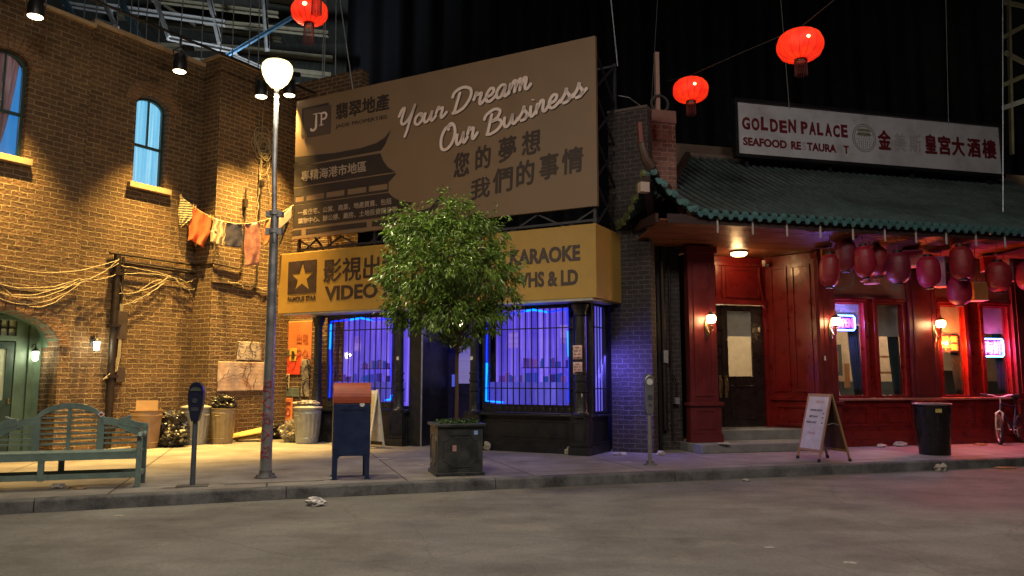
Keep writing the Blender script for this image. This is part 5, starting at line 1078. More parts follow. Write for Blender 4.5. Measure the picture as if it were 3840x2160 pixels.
CAR = M('cardboard',(.36,.23,.11),.85,dirt=(.24,.14,.07)); RUST = M('barrel_tan',(.30,.19,.10),.6,.2,dirt=(.16,.09,.05),dscale=4)
bin_can(tuple(FL.w(.38,-.62)), 'tan barrel nearest the pipe with a sheet of cardboard sticking out', .31,.78,RUST,lid=False,flute=False,name='barrel')
b = MB(); b.X = Matrix.Translation(FL.w(.40,-.62,.62)) @ Matrix.Rotation(.35,4,'Z') @ Matrix.Rotation(-.15,4,'X'); b.box(-.22,.2,-.01,.01,0,.36); tag(b.build('cardboard_sheet', CAR), 'flat sheet of cardboard sticking out of the tan barrel', 'cardboard')
crumple('bin_bag','large shiny black bin bag slumped between the barrel and the fluted can', tuple(FL.w(1.0,-.55)), (.36,.30,.36), BAG, 2, .30, group='black bin bags by the brick wall')
crumple('bin_bag','smaller black bin bag squashed in front of the large one', tuple(FL.w(.85,-.92)), (.26,.22,.17), BAG, 3, .32, group='black bin bags by the brick wall')
bin_can(tuple(FL.w(1.52,-.70)), 'dented galvanised can with a bright lid, behind the navy parking meter', .30,.80,GALV,lid=True)
bin_can(tuple(FL.w(1.98,-1.02)), 'yellowish galvanised can with a tied bin bag on top, right of the navy meter', .27,.78,M('can_brass',(.34,.27,.16),.5,.4,dirt=(.2,.14,.08)),lid=False)
crumple('bin_bag','tied black bin bag heaped on top of the yellowish can', (FL.w(1.98,-1.02).x, FL.w(1.98,-1.02).y,.72), (.25,.22,.17), BAG, 8, .34, group='black bin bags by the brick wall')
b = MB(); g0 = FL.w(2.75,-1.08)
b.X = Matrix.Translation(g0) @ Matrix.Rotation(FL.a-.95,4,'Z')
b.grid(lambda u,v: (-.40+.8*u, -.28+.5*v, .03+.12*u+.20*sin(pi*min(1,v*.9+.12))*(.7+.3*u)-.10*max(0,u-.8)*4*v), 14, 10); o = b.build('cardboard_box', M('yellow_card',(.52,.34,.10),.8), solid=.012); tag(o, 'flattened yellowish cardboard folded open on the pavement by the wall', 'cardboard')
crumple('bin_bag','small black bin bag in the corner behind the lamp post', tuple(FL.w(3.45,-.98)), (.30,.22,.17), BAG, 5, .34, group='black bin bags by the brick wall')
crumple('bin_bag','greyish clear bag of rubbish leaning on the grooved can beside the shop', tuple(FS.w(-.28,-.40)), (.24,.2,.24), M('clear_bag',(.20,.17,.12),.3,bump=1,bscale=9,coat=.4), 6, .3, group='black bin bags by the brick wall')
bin_can(tuple(FS.w(.22,-.45)), 'grooved grey galvanised can standing at the left corner of the video shop', .30,.78,M('galv_blue',(.36,.39,.42),.45,.6,dirt=(.2,.2,.2)),lid=True)
crumple('crumpled_paper','crumpled tan paper lying on the lid of the can beside the shop', (FS.w(.22,-.5).x,FS.w(.22,-.5).y,.84), (.24,.14,.05), PAPER, 9, .4, 2, 'litter')
# poster wall
ORG = M('poster_orange',(.62,.20,.07),.75,var=.2,scale=2,dirt=(.5,.13,.04),dscale=3); OY = .79
poster('wall_poster','tall orange-red poster sheet pasted left of the video shop', FS, -1.80,-.86,1.72,2.86, OY, ORG, lambda o,*a: chars(o,-1.4,-.9,1.9,2.6,OY-.012,'',['出租','中心'],M('poster_mark',(.40,.10,.04),.8)))
poster('wall_poster','torn multicoloured poster patchwork under the tall orange sheet', FS, -1.16,-.88,.98,1.9, OY-.006, M('poster_patch',(.42,.36,.25),.8,var=.6,scale=9,dirt=(.12,.14,.22),dscale=7,damt=.9), lambda o,*a: scrawl(o,*a,n=9,seed=2,wd=.018))
poster('wall_poster','bright red poster beside the sunburst print', FS, -1.88,-1.2,1.52,2.02, OY-.012, M('poster_red',(.62,.05,.02),.7,var=.3), lambda o,*a: scrawl(o,*a,n=4,seed=4,wd=.012,mat=M('dark_red',(.2,.02,.02),.7)))
poster('wall_poster','small yellow poster with a dark figure shape', FS, -1.56,-1.32,1.86,2.18, OY-.018, M('poster_yellow',(.62,.38,.06),.7), lambda o,*a: MB().plate([[(-1.50,1.93),(-1.40,1.93),(-1.37,2.02),(-1.42,2.12),(-1.49,2.10),(-1.46,2.02)]],OY-.034,OY-.028).build('figure',INK,o))
poster('wall_poster','little dark green poster at the left edge of the tall orange sheet', FS, -1.80,-1.57,1.98,2.14, OY-.018, M('poster_green',(.05,.09,.07),.7))
def burst(o,*a):
    b = MB()
    for k in range(12):
        t1 = 2*pi*k/12; P = [(-1.66,1.36)]+[(-1.66+.105*max(-1,min(1,1.6*cos(t1+d))), 1.36+.165*max(-1,min(1,1.6*sin(t1+d)))) for d in (-.12,.12)]; b.plate([P],OY-.034,OY-.028)
    b.build('sun_rays', INK, o)
poster('wall_poster','cream poster printed with black sunburst rays', FS, -1.78,-1.54,1.18,1.54, OY-.018, M('poster_cream',(.62,.50,.32),.7), burst)
poster('wall_poster','dark strip poster under the sunburst print', FS, -1.80,-1.2,.98,1.2, OY-.012, M('poster_slate',(.10,.13,.13),.7,var=.5,scale=8))
for x0, lab in ((-1.96,'orange poster at the bottom left of the poster wall, the left one of the pair'),(-1.68,'orange poster at the bottom of the poster wall, the right one of the pair')):
    poster('wall_poster', lab, FS, x0,x0+.265,.38,.95, OY-.008, ORG, lambda o,x0_=x0,*a: None)
b = MB(); 
for x0 in (-1.96,-1.68): b.ribbon([(x0+.13+.07*cos(a),.62+.09*sin(a)) for a in [2*pi*k/14 for k in range(15)]],OY-.02,.02); b.box(x0+.06,x0+.2,OY-.02,OY-.014,.82,.86)
# two prints carried by their own posters
for o in [q for q in C.objects if q.get('label','').startswith('orange poster at the bottom')]:
    x0 = -1.96 if 'left one' in o['label'] else -1.68; b = MB(); b.ribbon([(x0+.13+.07*cos(a),.60+.09*sin(a)) for a in [2*pi*k/14 for k in range(15)]],OY-.024,.018); b.box(x0+.05,x0+.21,OY-.024,OY-.016,.80,.85); b.build('print', M('dark_red',(.2,.02,.02),.7), o)

# sandwich boards
SB = thing('sandwich_board', 'narrow cream price board on a white A-frame, half hidden by the mailbox', 'sandwich board', (-3.05,16.55,0), radians(-35))
for sg in (-1,1):
    b = MB(); b.X = Matrix.Translation((0,sg*.22,0)) @ Matrix.Rotation(sg*.18,4,'X'); b.box(-.30,-.26,-.012,.012,.0,1.22); b.box(.26,.30,-.012,.012,0,1.22); b.box(-.26,.26,-.012,.012,1.12,1.20); b.box(-.26,.26,-.01,.01,.12,.18); b.box(-.26,.26,-.004,.006,.18,1.12); f_ = b.build('frame', WHITEP, SB)
    if sg < 0:
        b = MB(); b.X = Matrix.Translation((0,-.22,0)) @ Matrix.Rotation(-.18,4,'X'); b.box(-.25,.25,-.012,-.006,.20,1.08); f2 = b.build('cream_card', M('cream_card',(.52,.46,.26),.6), SB)
        b = MB(); b.X = Matrix.Translation((0,-.22,0)) @ Matrix.Rotation(-.18,4,'X')
        for z in (.99,.88,.76,.64,.52): b.text('價',.02,.12,z,z+.08,-.016,.003,.03); b.box(-.16,-.04,-.016,-.013,z+.02,z+.05)
        b.box(-.2,.2,-.016,-.013,.22,.29); b.build('writing', M('red_brown_ink',(.20,.06,.04),.7), SB)
WB2 = thing('sandwich_board', 'wooden A-frame whiteboard with a handwritten menu outside the red restaurant', 'sandwich board', (5.52,14.00,0), radians(-77))
OAK = M('oak_frame',(.34,.19,.08),.5,stretch=(4,4,1)); 
WBD = M('whiteboard',(.58,.56,.50),.35,dirt=(.45,.42,.36),dscale=3)
for sg in (-1,1):
    X = Matrix.Translation((0,sg*.31,0)) @ Matrix.Rotation(-sg*-.255,4,'X')
    for sx in (-1,1):
        b = MB(); b.X = X; b.box(sx*.315-.02,sx*.315+.02,-.013,.013,.03,1.20); lg = b.build('leg', OAK, WB2, bevel=.003)
        b = MB(); b.X = X; b.box(sx*.315-.023,sx*.315+.023,-.016,.016,.0,.055); b.build('rubber_foot', BLACKM, lg)
    b = MB(); b.X = X; b.box(-.295,.295,-.012,.012,1.155,1.20); b.box(-.295,.295,-.012,.012,.17,.21); b.build('cross_rail', OAK, WB2)
    b = MB(); b.X = X; b.box(-.295,.295,-.006,.004,.211,1.154); bo = b.build('board', WBD if sg < 0 else M('board_back',(.10,.045,.04),.7), WB2)
    if sg < 0:
        HW = M('marker_black',(.05,.05,.05),.6); HP = M('marker_pink',(.45,.28,.26),.6)
        for nm_, mt_, rows in (('writing', HW, [('CHICKEN LUNCH',-.20,.16,.885),('BEEF SOUP',-.19,.06,.77),('FRIED RICE',-.24,.06,.665)]), ('faded_writing', HP, [('SPECIAL',-.08,.20,1.03),('fresh',-.15,.07,.47)])):
            b = MB(); b.X = X
            for s_, xa, xb, z in rows: b.text(s_, xa, xb, z, z+.035 if mt_ is HW else z+.05, -.0085, .002, .02, .2)
            if mt_ is HW:
                for z in (.84,.765,.67): b.box(.19,.235,-.0085,-.0065,z,z+.02)
            b.build(nm_, mt_, bo)
b = MB(); b.tube([(.315,-.165,.62),(.315,.0,.66),(.315,.165,.62)], .008, 6); b.build('brace', STEEL, WB2)

# black rubbish bin outside the restaurant
TB = thing('trash_can', 'tall black bin lined with a black bag, by the kerb outside the restaurant', 'trash can', (8.05,15.02,0), .2); TB.scale = (.93,.93,1)
MB().lathe([(.285,.0),(.29,.02),(.30,.25),(.32,.55),(.345,.80),(.355,.90)],0,0,48,fn=lambda a,z: 1+.008*sin(5*a+6*z)+.006*noise.noise(Vector((cos(a)*3,sin(a)*3,z*5)))).build('body', M('bin_black',(.005,.005,.005),.42,bump=.25,bscale=12), TB)
MB().lathe([(.345,.93),(.365,.935),(.372,.955),(.36,.965),(.33,.955),(.335,.90)],0,0,40).build('rim', M('bin_rim',(.22,.15,.16),.45), TB)
b = MB(); b.grid(lambda u,v: ((.350+.012*sin(9*u*6.28)+.016*noise.noise(Vector((cos(u*6.28)*4,sin(u*6.28)*4,v*3))) -.05*(1-v))*cos(u*6.28), (.350+.012*sin(9*u*6.28)+.016*noise.noise(Vector((cos(u*6.28)*4,sin(u*6.28)*4,v*3)))-.05*(1-v))*sin(u*6.28), .20+.735*v), 90, 14); b.build('liner', M('bin_liner',(.004,.005,.0045),.2,bump=.9,bscale=7,coat=.4), TB)
b = MB(); b.X = Matrix.Rotation(-1.75-.2,4,'Z'); b.box(.366,.37,-.06,.06,.80,.87); b.build('label', M('label_yellow',(.45,.36,.10),.6), TB)

# bicycle leaning by the restaurant wall, front wheel towards the street
BK = thing('bicycle', 'dark mountain bicycle parked against the red wall at the right edge', 'bicycle', (10.62,17.02,0), 0)
TY = M('tyre',(.015,.015,.015),.8); FRM = M('bike_frame',(.025,.03,.08),.3,.3); SIL = M('bike_silver',(.55,.52,.50),.3,.6)
ax = Vector((.84,.54,0)).normalized()     # bike heading (rear direction) on the ground
fa = Vector((.35,.94,0)).normalized()     # front wheel turned a little
def ring(b, c, d, r, t, n=32, m=8): 
    up = Vector((0,0,1)); b.tube([c + d*r*cos(2*pi*k/n) + up*r*sin(2*pi*k/n) for k in range(n+1)], t, m, caps=False)
F_ = Vector((0,.12,.33)); Rr = F_ + ax*1.05
for nm_, c_, d_ in (('front_wheel',F_,fa),('rear_wheel',Rr,ax)):
    b = MB(); ring(b,c_,d_,.305,.028); wl = b.build('wheel', TY, BK)
    b = MB(); ring(b,c_,d_,.275,.012,32,6); side = d_.cross(Vector((0,0,1))); b.tube([c_-side*.05,c_+side*.05],.022,8); b.build('rim', SIL, wl)
    b = MB()
    for k in range(16):
        a = 2*pi*k/16; b.tube([c_+side*.03*(1 if k%2 else -1), c_+d_*.27*cos(a)+Vector((0,0,.27*sin(a)))], .0025, 4, caps=False)
    b.build('spokes', SIL, wl)
hd = F_+ax*.10+Vector((0,0,.42)); hd2 = F_+ax*.14+Vector((0,0,.56)); bb = F_+ax*.62+Vector((0,0,-.03)); st_ = F_+ax*.78+Vector((0,0,.46))
b = MB(); b.tube([hd,hd2],.022,8); b.tube([hd+Vector((0,0,.03)),bb],.022,8); b.tube([hd2,st_],.019,8); b.tube([bb,st_+ax*.03+Vector((0,0,.06))],.017,8)
sd = ax.cross(Vector((0,0,1)))
for s_ in (-1,1): b.tube([bb,Rr+sd*.05*s_],.011,6); b.tube([st_,Rr+sd*.05*s_],.010,6)
b.build('frame', FRM, BK)
b = MB(); fs = fa.cross(Vector((0,0,1)))
for s_ in (-1,1): b.tube([F_+fs*.06*s_,F_+fs*.06*s_+Vector((0,0,.2))+ax*.03,F_+fs*.06*s_+Vector((0,0,.36))+ax*.07],[.013,.022,.022],8)
b.tube([F_+fs*.08+Vector((0,0,.33))+ax*.06,F_+Vector((0,0,.40))+ax*.08,F_-fs*.08+Vector((0,0,.33))+ax*.06],.02,8); b.build('fork', SIL, BK)
b = MB(); top_ = hd2+Vector((0,0,.14)); b.tube([hd2,top_],.014,8); b.tube([top_-fs*.36+Vector((0,0,.05)),top_-fs*.16+Vector((0,0,.04)),top_-fs*.06,top_+fs*.06,top_+fs*.16+Vector((0,0,.04)),top_+fs*.36+Vector((0,0,.05))],.012,8); b.build('handlebar', SIL, BK)
for s_ in (-1,1): b = MB(); b.tube([top_+fs*.24*s_+Vector((0,0,.045)),top_+fs*.37*s_+Vector((0,0,.052))],.017,8); b.tube([top_+fs*.23*s_+Vector((0,0,.03))-ax*.03,top_+fs*.33*s_-ax*.05+Vector((0,0,.01))],.007,6); b.build('grip', BLACKM, BK)
b = MB(); b.tube([st_,st_+Vector((0,0,.22))],.013,8); sp = st_+Vector((0,0,.24)); b.tube([sp-ax*.14,sp-ax*.05,sp+ax*.10,sp+ax*.13],[.014,.03,.06,.04],8,sq=1.0); b.build('saddle', BLACKM, BK)
b = MB(); b.tube([bb-sd*.08,bb+sd*.08],.015,8); b.tube([bb+sd*.07,bb+sd*.075-Vector((0,0,.15))+ax*.05],.011,6); b.tube([bb-sd*.07,bb-sd*.075+Vector((0,0,.15))-ax*.05],.011,6); b.box(0,0,0,0,0,0) if False else None; ring(b,bb+sd*.05,ax,.09,.006,20,5); b.build('crankset', SIL, BK)

# ================================================================ WASHING LINE
A_ = FL.w(1.24,-.13,5.60); B_ = FS.w(-.52,-.34,5.52)
def line(t, sag=.56): p = A_.lerp(B_,t); p.z -= sag*4*t*(1-t)*(1.0); return p
b = MB(); b.tube([line(k/24) for k in range(25)], .008, 5); tag(b.build('washing_line', CABLE), 'washing line sagging from the brick window sill to the billboard', 'washing line')
du = (B_-A_); du.z = 0; Lw = du.length; du.normalize(); dn = Vector((-du.y,du.x,0))
def garment(name, label, t0, t1, shape, mat, h, cat_='washing', amp=.03, fq=16, phase=0, hole=None):
    """shape(v) -> (left,right) edges as fractions of the width, v from 0 at the line to 1 at the hem"""
    h *= 1.2; g = MB(); p0 = line(t0); p1 = line(t1)
    def fn(u,v):
        l, r = shape(v); s_ = l+(r-l)*u; base = p0.lerp(p1, s_); base.z = line(t0+(t1-t0)*min(1,max(0,s_))).z
        return base - Vector((0,0,h*v)) + dn*(amp*sin(u*fq+phase+v*1.5)*(.3+.7*v)) + du*(.015*sin(v*9+u*3))
    g.grid(fn, 26, 18); o = g.build(name, mat, solid=.006); tag(o, label, cat_, 'clothes on the washing line'); return o
def cloth(n, c, d=None, **k): return M(n, c, .85, bump=.3, bscale=50, dirt=d, dscale=8 if d else 1.5, damt=.9, **k)
def stripes(n, a, c_):
    m = M(n, a, .85); nt = m.node_tree; b = nt.nodes['Principled BSDF']; tc = N(nt,'ShaderNodeTexCoord'); wv = N(nt,'ShaderNodeTexWave', bands_direction='Z', i_Scale=5.5); nt.links.new(tc.outputs['Object'],wv.inputs[0]); nt.links.new(ramp(nt,wv.outputs[0],[(.42,a),(.5,c_)]),b.inputs['Base Color']); return m
pegs = []
garment('striped_cloth','cream and black striped cloth at the left end of the washing line', .00,.125, lambda v:(0,.95-.72*max(0,v-.35)/.65), stripes('stripe_cloth',(.55,.48,.30),(.05,.045,.04)), .58)
garment('long_sleeved_shirt','rust-orange long-sleeved shirt hanging second from the left on the line', .125,.275, lambda v:(-.05-.25*v,1.05-.5*max(0,v-.25)), cloth('rust_shirt',(.45,.09,.03)), .66, fq=12, amp=.05)
garment('baby_shirt','small pale beige shirt between the rust shirt and the navy square', .285,.40, lambda v:(-.10 if v>.5 else .05,1.0 if v<.7 else .95), cloth('beige_shirt',(.46,.36,.25)), .48, fq=15, amp=.045)
garment('navy_cloth','navy speckled square cloth pegged in the middle of the line', .405,.555, lambda v:(.0-.03*v,1.0+.03*v), cloth('navy_cloth',(.035,.035,.075),(.09,.08,.10)), .46, fq=9, amp=.02)
garment('patterned_towel','long towel with a pink and red floral pattern, the longest piece on the line', .565,.71, lambda v:(.02+.12*v,1.0+.05*v), cloth('floral_towel',(.50,.24,.18),(.30,.06,.08)), .84, fq=8, amp=.03)
garment('orange_vest','orange vest hanging just left of the street lamp pole', .735,.865, lambda v:((.12 if v<.15 else 0),(.88 if v<.15 else 1)), cloth('orange_vest',(.62,.24,.07),(.40,.20,.16)), .50, fq=10, amp=.03)
A2 = line(1.0)
g = MB()
b0 = Vector(FS.w(-1.02,-.34,5.20)); b1 = Vector(FS.w(-.55,-.34,5.50))
g.grid(lambda u,v: b0.lerp(b1,.1+.85*u)-Vector((0,0,(.30*v)*(1-.3*abs(u-.5))+.0))+dn*.02*sin(u*9), 12, 8); o = g.build('black_and_pink_top', M('pink_top',(.42,.24,.22),.8), solid=.006); tag(o,'small pinkish top with black trim and tail, beside the billboard','washing','clothes on the washing line')
g = MB(); g.grid(lambda u,v: b0.lerp(b1,.1+.85*u)-Vector((0,0,.26+.05*v))+dn*(.02*sin(u*9)-.008)-Vector((0,0,.0)), 12, 2); g.build('trim', M('black_cloth',(.02,.02,.025),.8), o, solid=.006)
g = MB(); g.grid(lambda u,v: b0.lerp(b1,.18+(.62*(1-v)+.08)*u)-Vector((0,0,.30+.38*v))+dn*(.02*sin(u*9)-.004), 10, 8); g.build('tail', M('black_cloth',(.02,.02,.025),.8), o, solid=.006)
PEG = M('peg_wood',(.50,.36,.16),.7)
for k, t in enumerate((.01,.12,.14,.27,.29,.395,.41,.55,.57,.70,.75,.85)):
    p = line(t); b = MB(); b.tube([p+Vector((0,0,-.05)),p+Vector((.01,0,.05))], .009, 5); o = b.build('clothes_peg', PEG); tag(o, 'little wooden clothes peg gripping the washing line', 'clothes peg', 'pegs on the washing line')

# ================================================================ LIT RED LANTERNS ON STRINGS
def lit_red():
    m = bpy.data.materials.new('lit_red_silk'); m.use_nodes = True; nt = m.node_tree; b = nt.nodes['Principled BSDF']
    tc = N(nt,'ShaderNodeTexCoord'); sp_ = N(nt,'ShaderNodeVectorMath', operation='LENGTH'); mp = N(nt,'ShaderNodeMapping'); mp.inputs['Location'].default_value=(0,0,-.05); nt.links.new(tc.outputs['Object'],mp.inputs[0])
    n = N(nt,'ShaderNodeTexNoise', i_Scale=5, i_Detail=3); nt.links.new(tc.outputs['Object'],n.inputs[0])
    nt.links.new(ramp(nt,n.outputs[0],[(.3,(.78,.012,.004)),(.7,(1,.045,.008))]),b.inputs['Emission Color']); b.inputs['Emission Strength'].default_value = 1.05; b.inputs['Base Color'].default_value=(.5,.02,.01,1); b.inputs['Roughness'].default_value=.6
    return m
SILK = lit_red()
def round_lantern(loc, r, label, e=2.5):
    t = thing('lit_lantern', label, 'lantern', loc, 0, 'lit red lanterns strung over the street'); h = r*.64
    pr = [(r*.26,-h)]+[(r*(.26+.74*sin(pi*k/14)**.72), -h*cos(pi*k/14)) for k in range(1,14)]+[(r*.26,h)]
    MB().lathe(pr,0,0,64,fn=lambda a,z: 1-.02*abs(sin(8*a))).build('silk_shade', SILK, t)
    b = MB()
    for k in range(16):
        a = 2*pi*k/16; b.tube([((rr*.992+.002)*cos(a),(rr*.992+.002)*sin(a),z) for rr,z in pr[::1]], .0028, 4, caps=False)
    b.build('ribs', M('rib_dark_red',(.20,.01,.005),.6), t)
    b = MB(); b.lathe([(r*.28,-h-.055),(r*.29,-h-.04),(r*.27,-h+.01)],0,0,16); b.build('lower_ring', M('ring_dark',(.05,.015,.01),.4), t)
    b = MB(); b.lathe([(r*.27,h-.01),(r*.29,h+.03),(r*.24,h+.05),(.01,h+.055)],0,0,16); b.build('upper_ring', M('ring_red',(.35,.03,.02),.5), t)
    b = MB(); 
    for k in range(22): a = 2*pi*k/22; b.tube([(r*.26*cos(a),r*.26*sin(a),-h-.05),(r*.27*cos(a),r*.27*sin(a),-h-.28)], .004, 4, caps=False)
    b.build('tassel', M('tassel_red',(.03,.008,.008),.8), t)
    MB().lathe([(0,-.03),(.026,-.012),(.028,.01),(0,.03)],0,-r*.985,8).build('bulb_glow', emit('bulb_hot',(1,.75,.25),7), t)
    l = lamp('lantern_bulb','POINT',(0,0,0),e,(1,.12,.05),shadow_soft_size=r*.5); l.parent = t; l.location = (0,0,-h-.12)
round_lantern((4.89,12.6,7.05), .385, 'largest lit red lantern, alone against the black above the white sign')
round_lantern((3.49,14.6,7.03), .345, 'smaller lit red lantern beside the wooden post on the chimney')
round_lantern((-2.62,9.55,6.15), .235, 'lit red lantern at the top above the street lamp, the lower of two overlapping')
round_lantern((-2.45,9.25,6.40), .23, 'lit red lantern cut off by the top edge, tassel hanging before the lower one')
def rope(label, pts, r=.009, name='cable', mat=DCABLE, cat_='cable', grp=None):
    tag(MB().tube(pts, r, 6).build(name, mat), label, cat_, grp)
rope('dark string carrying the two right-hand red lanterns from the wooden post', [(3.28,15.85,7.70),(3.49,14.6,7.33),(4.2,13.6,7.36),(4.89,12.6,7.36),(5.6,11,7.7),(6.5,9,8.3)], .008, 'lantern_string')
rope('dark string holding the two overlapping red lanterns at the top', [(-2.9,10.0,6.9),(-2.62,9.55,6.37),(-2.45,9.25,6.62),(-2.0,8.3,6.9)], .006, 'lantern_string')
# ================================================================ BACKLOT ROOF AND CURTAIN BEHIND
CUR = M('stage_curtain', (.003,.0032,.007), .8, var=.3, scale=3)
b = MB(); b.grid(lambda u,v: (-6.0+26*u, 27+.18*sin(u*150)+.12*sin(u*61), -.1+22*v), 420, 3); tag(b.build('stage_curtain', CUR), 'enormous black curtain hanging in folds behind the shops', 'curtain')
WS = M('roof_steel_pale',(.34,.35,.34),.6,.2,dirt=(.15,.13,.1)); WO = M('roof_steel_olive',(.22,.20,.13),.7,dirt=(.1,.09,.06)); WBl = M('roof_steel_blue',(.16,.34,.52),.5,.2)
beams = [(((-14.6,24.0,13.55),(-13.0,24.0,13.27)),.14,0),(((-13.2,24.0,13.45),(-9.3,24.0,12.87)),.16,0),(((-12.2,25.0,14.2),(-7.9,25.0,13.65)),.16,1),(((-10.4,25.0,13.4),(-6.2,25.0,12.97)),.16,1),(((-8.55,26,14.69),(-6.6,26,14.4)),.2,1),(((-10.7,23.0,11.93),(-8.5,23.0,11.47)),.12,0),
 (((-12.3,22.0,12.8),(-11.74,22.0,11.75)),.13,0),(((-10.7,22.0,12.8),(-10.19,22.0,11.5)),.13,0),(((-9.9,24.0,13.9),(-9.45,24.0,12.2)),.14,0),(((-8.1,24.0,13.9),(-7.9,24.0,12.0)),.15,0),(((-12.4,22.0,12.03),(-11.7,22.0,11.78)),.10,0),(((-11.25,21.0,12.3),(-10.5,21.0,10.9)),.17,2),(((-12.83,21.0,12.3),(-12.35,21.0,11.4)),.16,2),
 (((-8.7,22.0,10.76),(-6.5,22.0,12.14)),.09,2),(((-9.0,24.0,11.8),(-8.1,24.0,11.4)),.08,0),(((-10.9,27.0,13.38),(-6.5,27.0,12.9)),.22,1),(((-12.0,28,14.7),(-13.2,28,15.5)),.1,1),(((-14.6,28,13.92),(-9.3,28.0,13.75)),.18,1),(((-15.5,29,15.54),(-9,29,14.6)),.2,1),(((-12.5,26,12.6),(-6.3,26,11.9)),.18,1),(((-11,28,12.6),(-6,28,12.1)),.18,1)]
labs = ['front roof beam','lower roof beam']
for i, ((p,q),th,mi) in enumerate(beams):
    ls = ('pale steel roof member of the soundstage at the top left','olive-toned roof purlin further back under the soundstage roof','pale blue steel roof brace at the top left')[mi]
    b = MB(); p = Vector(p); q = Vector(q); b.bar(p,q,th*.5,th); b.bar(p+Vector((0,0,th/2)),q+Vector((0,0,th/2)),th,.02); b.bar(p-Vector((0,0,th/2)),q-Vector((0,0,th/2)),th,.02)
    o = b.build('roof_beam', (WS,WO,WBl)[mi]); tag(o, ls, 'roof beam', ('pale roof steel','olive roof purlins','blue roof braces')[mi])
b = MB(); b.add([(-24,18,17.5),(-4.2,18,17.5),(-4.2,33,16.2),(-24,33,16.2)],[(0,1,2,3)]); b.add([(-24,33,-.1),(-4.2,33,-.1),(-4.2,33,16.2),(-24,33,16.2)],[(0,1,2,3)])
tag(b.build('stage_roof', M('corrugated_roof',(.07,.075,.06),.7,var=.5,scale=1,stretch=(9,.3,1)),solid=.05), 'dark corrugated roof and back wall of the soundstage seen above the brick building', 'roof')
rods = [((-11.6,20,12.2),(-11.56,20,11.02)),((-11.26,20,12.2),(-11.23,20,11.05)),((-10.68,20,12.2),(-10.66,20,10.86)),((-10.32,20,12.2),(-10.29,20,10.73)),((-10.14,20,12.2),(-10.09,20,10.69)),((-9.9,20,12.2),(-9.85,20,10.5)),((-9.55,20,12.2),(-9.51,20,10.37)),((-8.92,20,12.2),(-8.98,20,10.3)),((-8.38,20,12.2),(-8.35,20,9.96)),((-7.84,20,12.2),(-7.85,20,9.89)),((-7.55,20,12.2),(-7.51,20,9.7)),((-6.86,20,12.2),(-6.79,20,9.54)),((-7.09,20,12.2),(-7.07,20,9.96)),((-5.1,20,12),(-5.08,20,8.4)),((-5.05,20,12),(-5.03,20,8.4)),((-4.78,20,12),(-4.7,20,8.4))]
WR = M('wire_pale',(.45,.50,.56),.4,.4)
for p,q in rods:
    q = (q[0],q[1],q[2]-1.2); rope('thin pale rod hanging from the soundstage roof behind the brick building', [p,q], .015, 'hanging_rod', WR, 'rod', 'thin rods hanging from the stage roof')
rope('pale wire running down behind the billboard near its top left corner', [(-4.42,18.6,11.4),(-3.9,18.6,8.2)], .014, 'guy_wire', WR)
rope('pale wire coming down to the top right corner of the billboard', [(2.10,16,10.2),(2.27,16,8.1)], .012, 'guy_wire', WR)
rope('thin wire above the right part of the white sign with a small white clip', [(10.33,17.5,11),(10.17,17.5,7.3)], .008, 'guy_wire', M('wire_dim',(.15,.15,.15),.6))
rope('thin wire down to the white sign just left of the largest lantern', [(6.17,17,11),(6.29,17,7.5)], .008, 'guy_wire', M('wire_dim',(.15,.15,.15),.6))
rope('long pale rope dropping past the right end of the white sign', [(12.05,18,11.5),(11.60,18,5.2)], .012, 'rope', WR)
rope('faint thin wire behind the wooden post', [(3.78,19,11.5),(3.48,19,7.6)], .008, 'guy_wire', M('wire_dim',(.15,.15,.15),.6))
rope('short tether from the billboard truss down to the chimney', [FS.w(7.15,1.0,7.3),FS.w(7.4,.95,7.2),FG.w(-.5,.4,7.1)], .009, 'tether', WR)
for p,q,lab in (((16.0,24,13.6),(17.4,24,13.3),'topmost olive steel member at the right edge'),((15.9,24,12.4),(17.4,24,13.2),'slanting olive brace at the right edge, upper one'),((15.9,24,11.9),(17.3,24,11.1),'slanting olive brace at the right edge, lower one'),((15.8,24,10.8),(17.2,24,11.4),'olive brace rising to the right at the right edge'),((14.4,22,9.31),(15.8,22,9.8),'pale bar at the right edge level with the top of the white sign'),((16.2,24,14.2),(15.9,24,8.5),'upright olive steel column at the right edge')):
    b = MB(); b.bar(p,q,.08,.13); tag(b.build('roof_beam', WS if 'pale' in lab else WO), lab, 'roof beam')
# unseen spots added behind the buildings to brighten the roof steel
lamp('roof_fill_light','SPOT',(-9,21.5,8.2),1500,(.80,.88,1),(-9.5,25,14),spot_size=radians(110),spot_blend=.8,shadow_soft_size=.3)
lamp('roof_fill_light','SPOT',(15.5,21,6),160,(1,.95,.65),(16,24,13),spot_size=radians(60),spot_blend=.8,shadow_soft_size=.3)

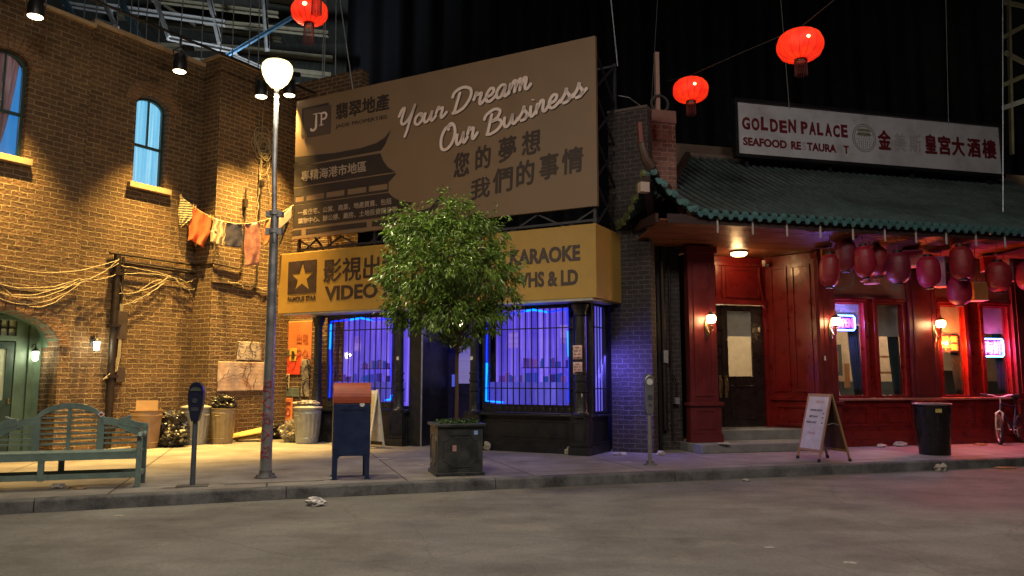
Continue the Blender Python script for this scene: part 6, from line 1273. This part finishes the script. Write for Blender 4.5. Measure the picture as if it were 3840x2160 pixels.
# ================================================================ LITTER
def litter(x, y, z, s, label, seed, flat=.35, mat=PAPER):
    s *= .62
    crumple('paper_scrap', label, (x,y,z-.005), (s,s*.62,s*flat), mat, seed, .5, 1, 'litter', fq=1.6)
litter(-2.47,9.98,-.15,.17,'white crumpled plastic bag lying in the gutter below the mailbox',21,.55,M('plastic_white',(.66,.64,.62),.35))
litter(3.65,12.35,-.15,.10,'crumpled paper in the gutter midway along the kerb',22,.3)
litter(-6.02,10.50,0,.12,'tan crumpled paper under the bench near its middle leg',23,.45); litter(-5.72,10.42,0,.13,'flat brown scrap under the right half of the bench',24,.2,CAR)
litter(-2.3,14.15,0.004,.18,'white sheet of paper lying flat on the pavement right of the mailbox',25,.06); litter(-1.53,13.2,.004,.08,'small white scrap on the pavement just left of the planter',26,.1)
litter(-.50,15.8,0,.11,'upright white paper leaning on the shop base behind the planter',27,1.3); litter(1.08,15.0,0,.11,'small pointed white paper by the base of the shop window',28,1.0)
litter(2.05,14.9,0,.20,'torn pale paper heap between the corner column and the blue bricks',29,.22); litter(2.0,13.6,.003,.16,'thin paper lying flat left of the grey parking meter',30,.06)
litter(2.80,14.85,0,.12,'crumpled white paper at the foot of the old brick pier',31,.5); litter(4.10,15.22,.17,.16,'torn newspaper at the end of the restaurant step beside the pilaster',32,.2)
litter(7.75,16.55,0,.16,'white paper scrap at the foot of the red wall, left of the black bin',33,.35); litter(8.25,16.75,0,.18,'curled tan paper at the foot of the red wall near the black bin',34,.5)
litter(7.42,13.68,-.15,.14,'crumpled white paper standing in the gutter below the black bin',35,.7); litter(8.75,14.0,-.15,.22,'flat brown leaves and paper in the gutter at the far right',36,.15,CAR)
litter(-2.85,16.2,0,.09,'bright white scrap beside the cream price board',37,.3); litter(9.3,16.6,.003,.12,'pinkish scrap on the pavement before the bicycle',38,.1); litter(2.45,7.6,-.149,.07,'tiny pale scrap on the road in the foreground',39,.08); litter(2.95,7.0,-.149,.12,'flat pale scrap at the bottom of the road, right of centre',40,.03)
litter(10.1,17.0,0,.2,'low heap of leaves and paper beside the front bicycle wheel',41,.2,CAR); litter(-4.6,9.3,-.149,.09,'tiny white scrap at the foot of the kerb below the bench',42,.1)
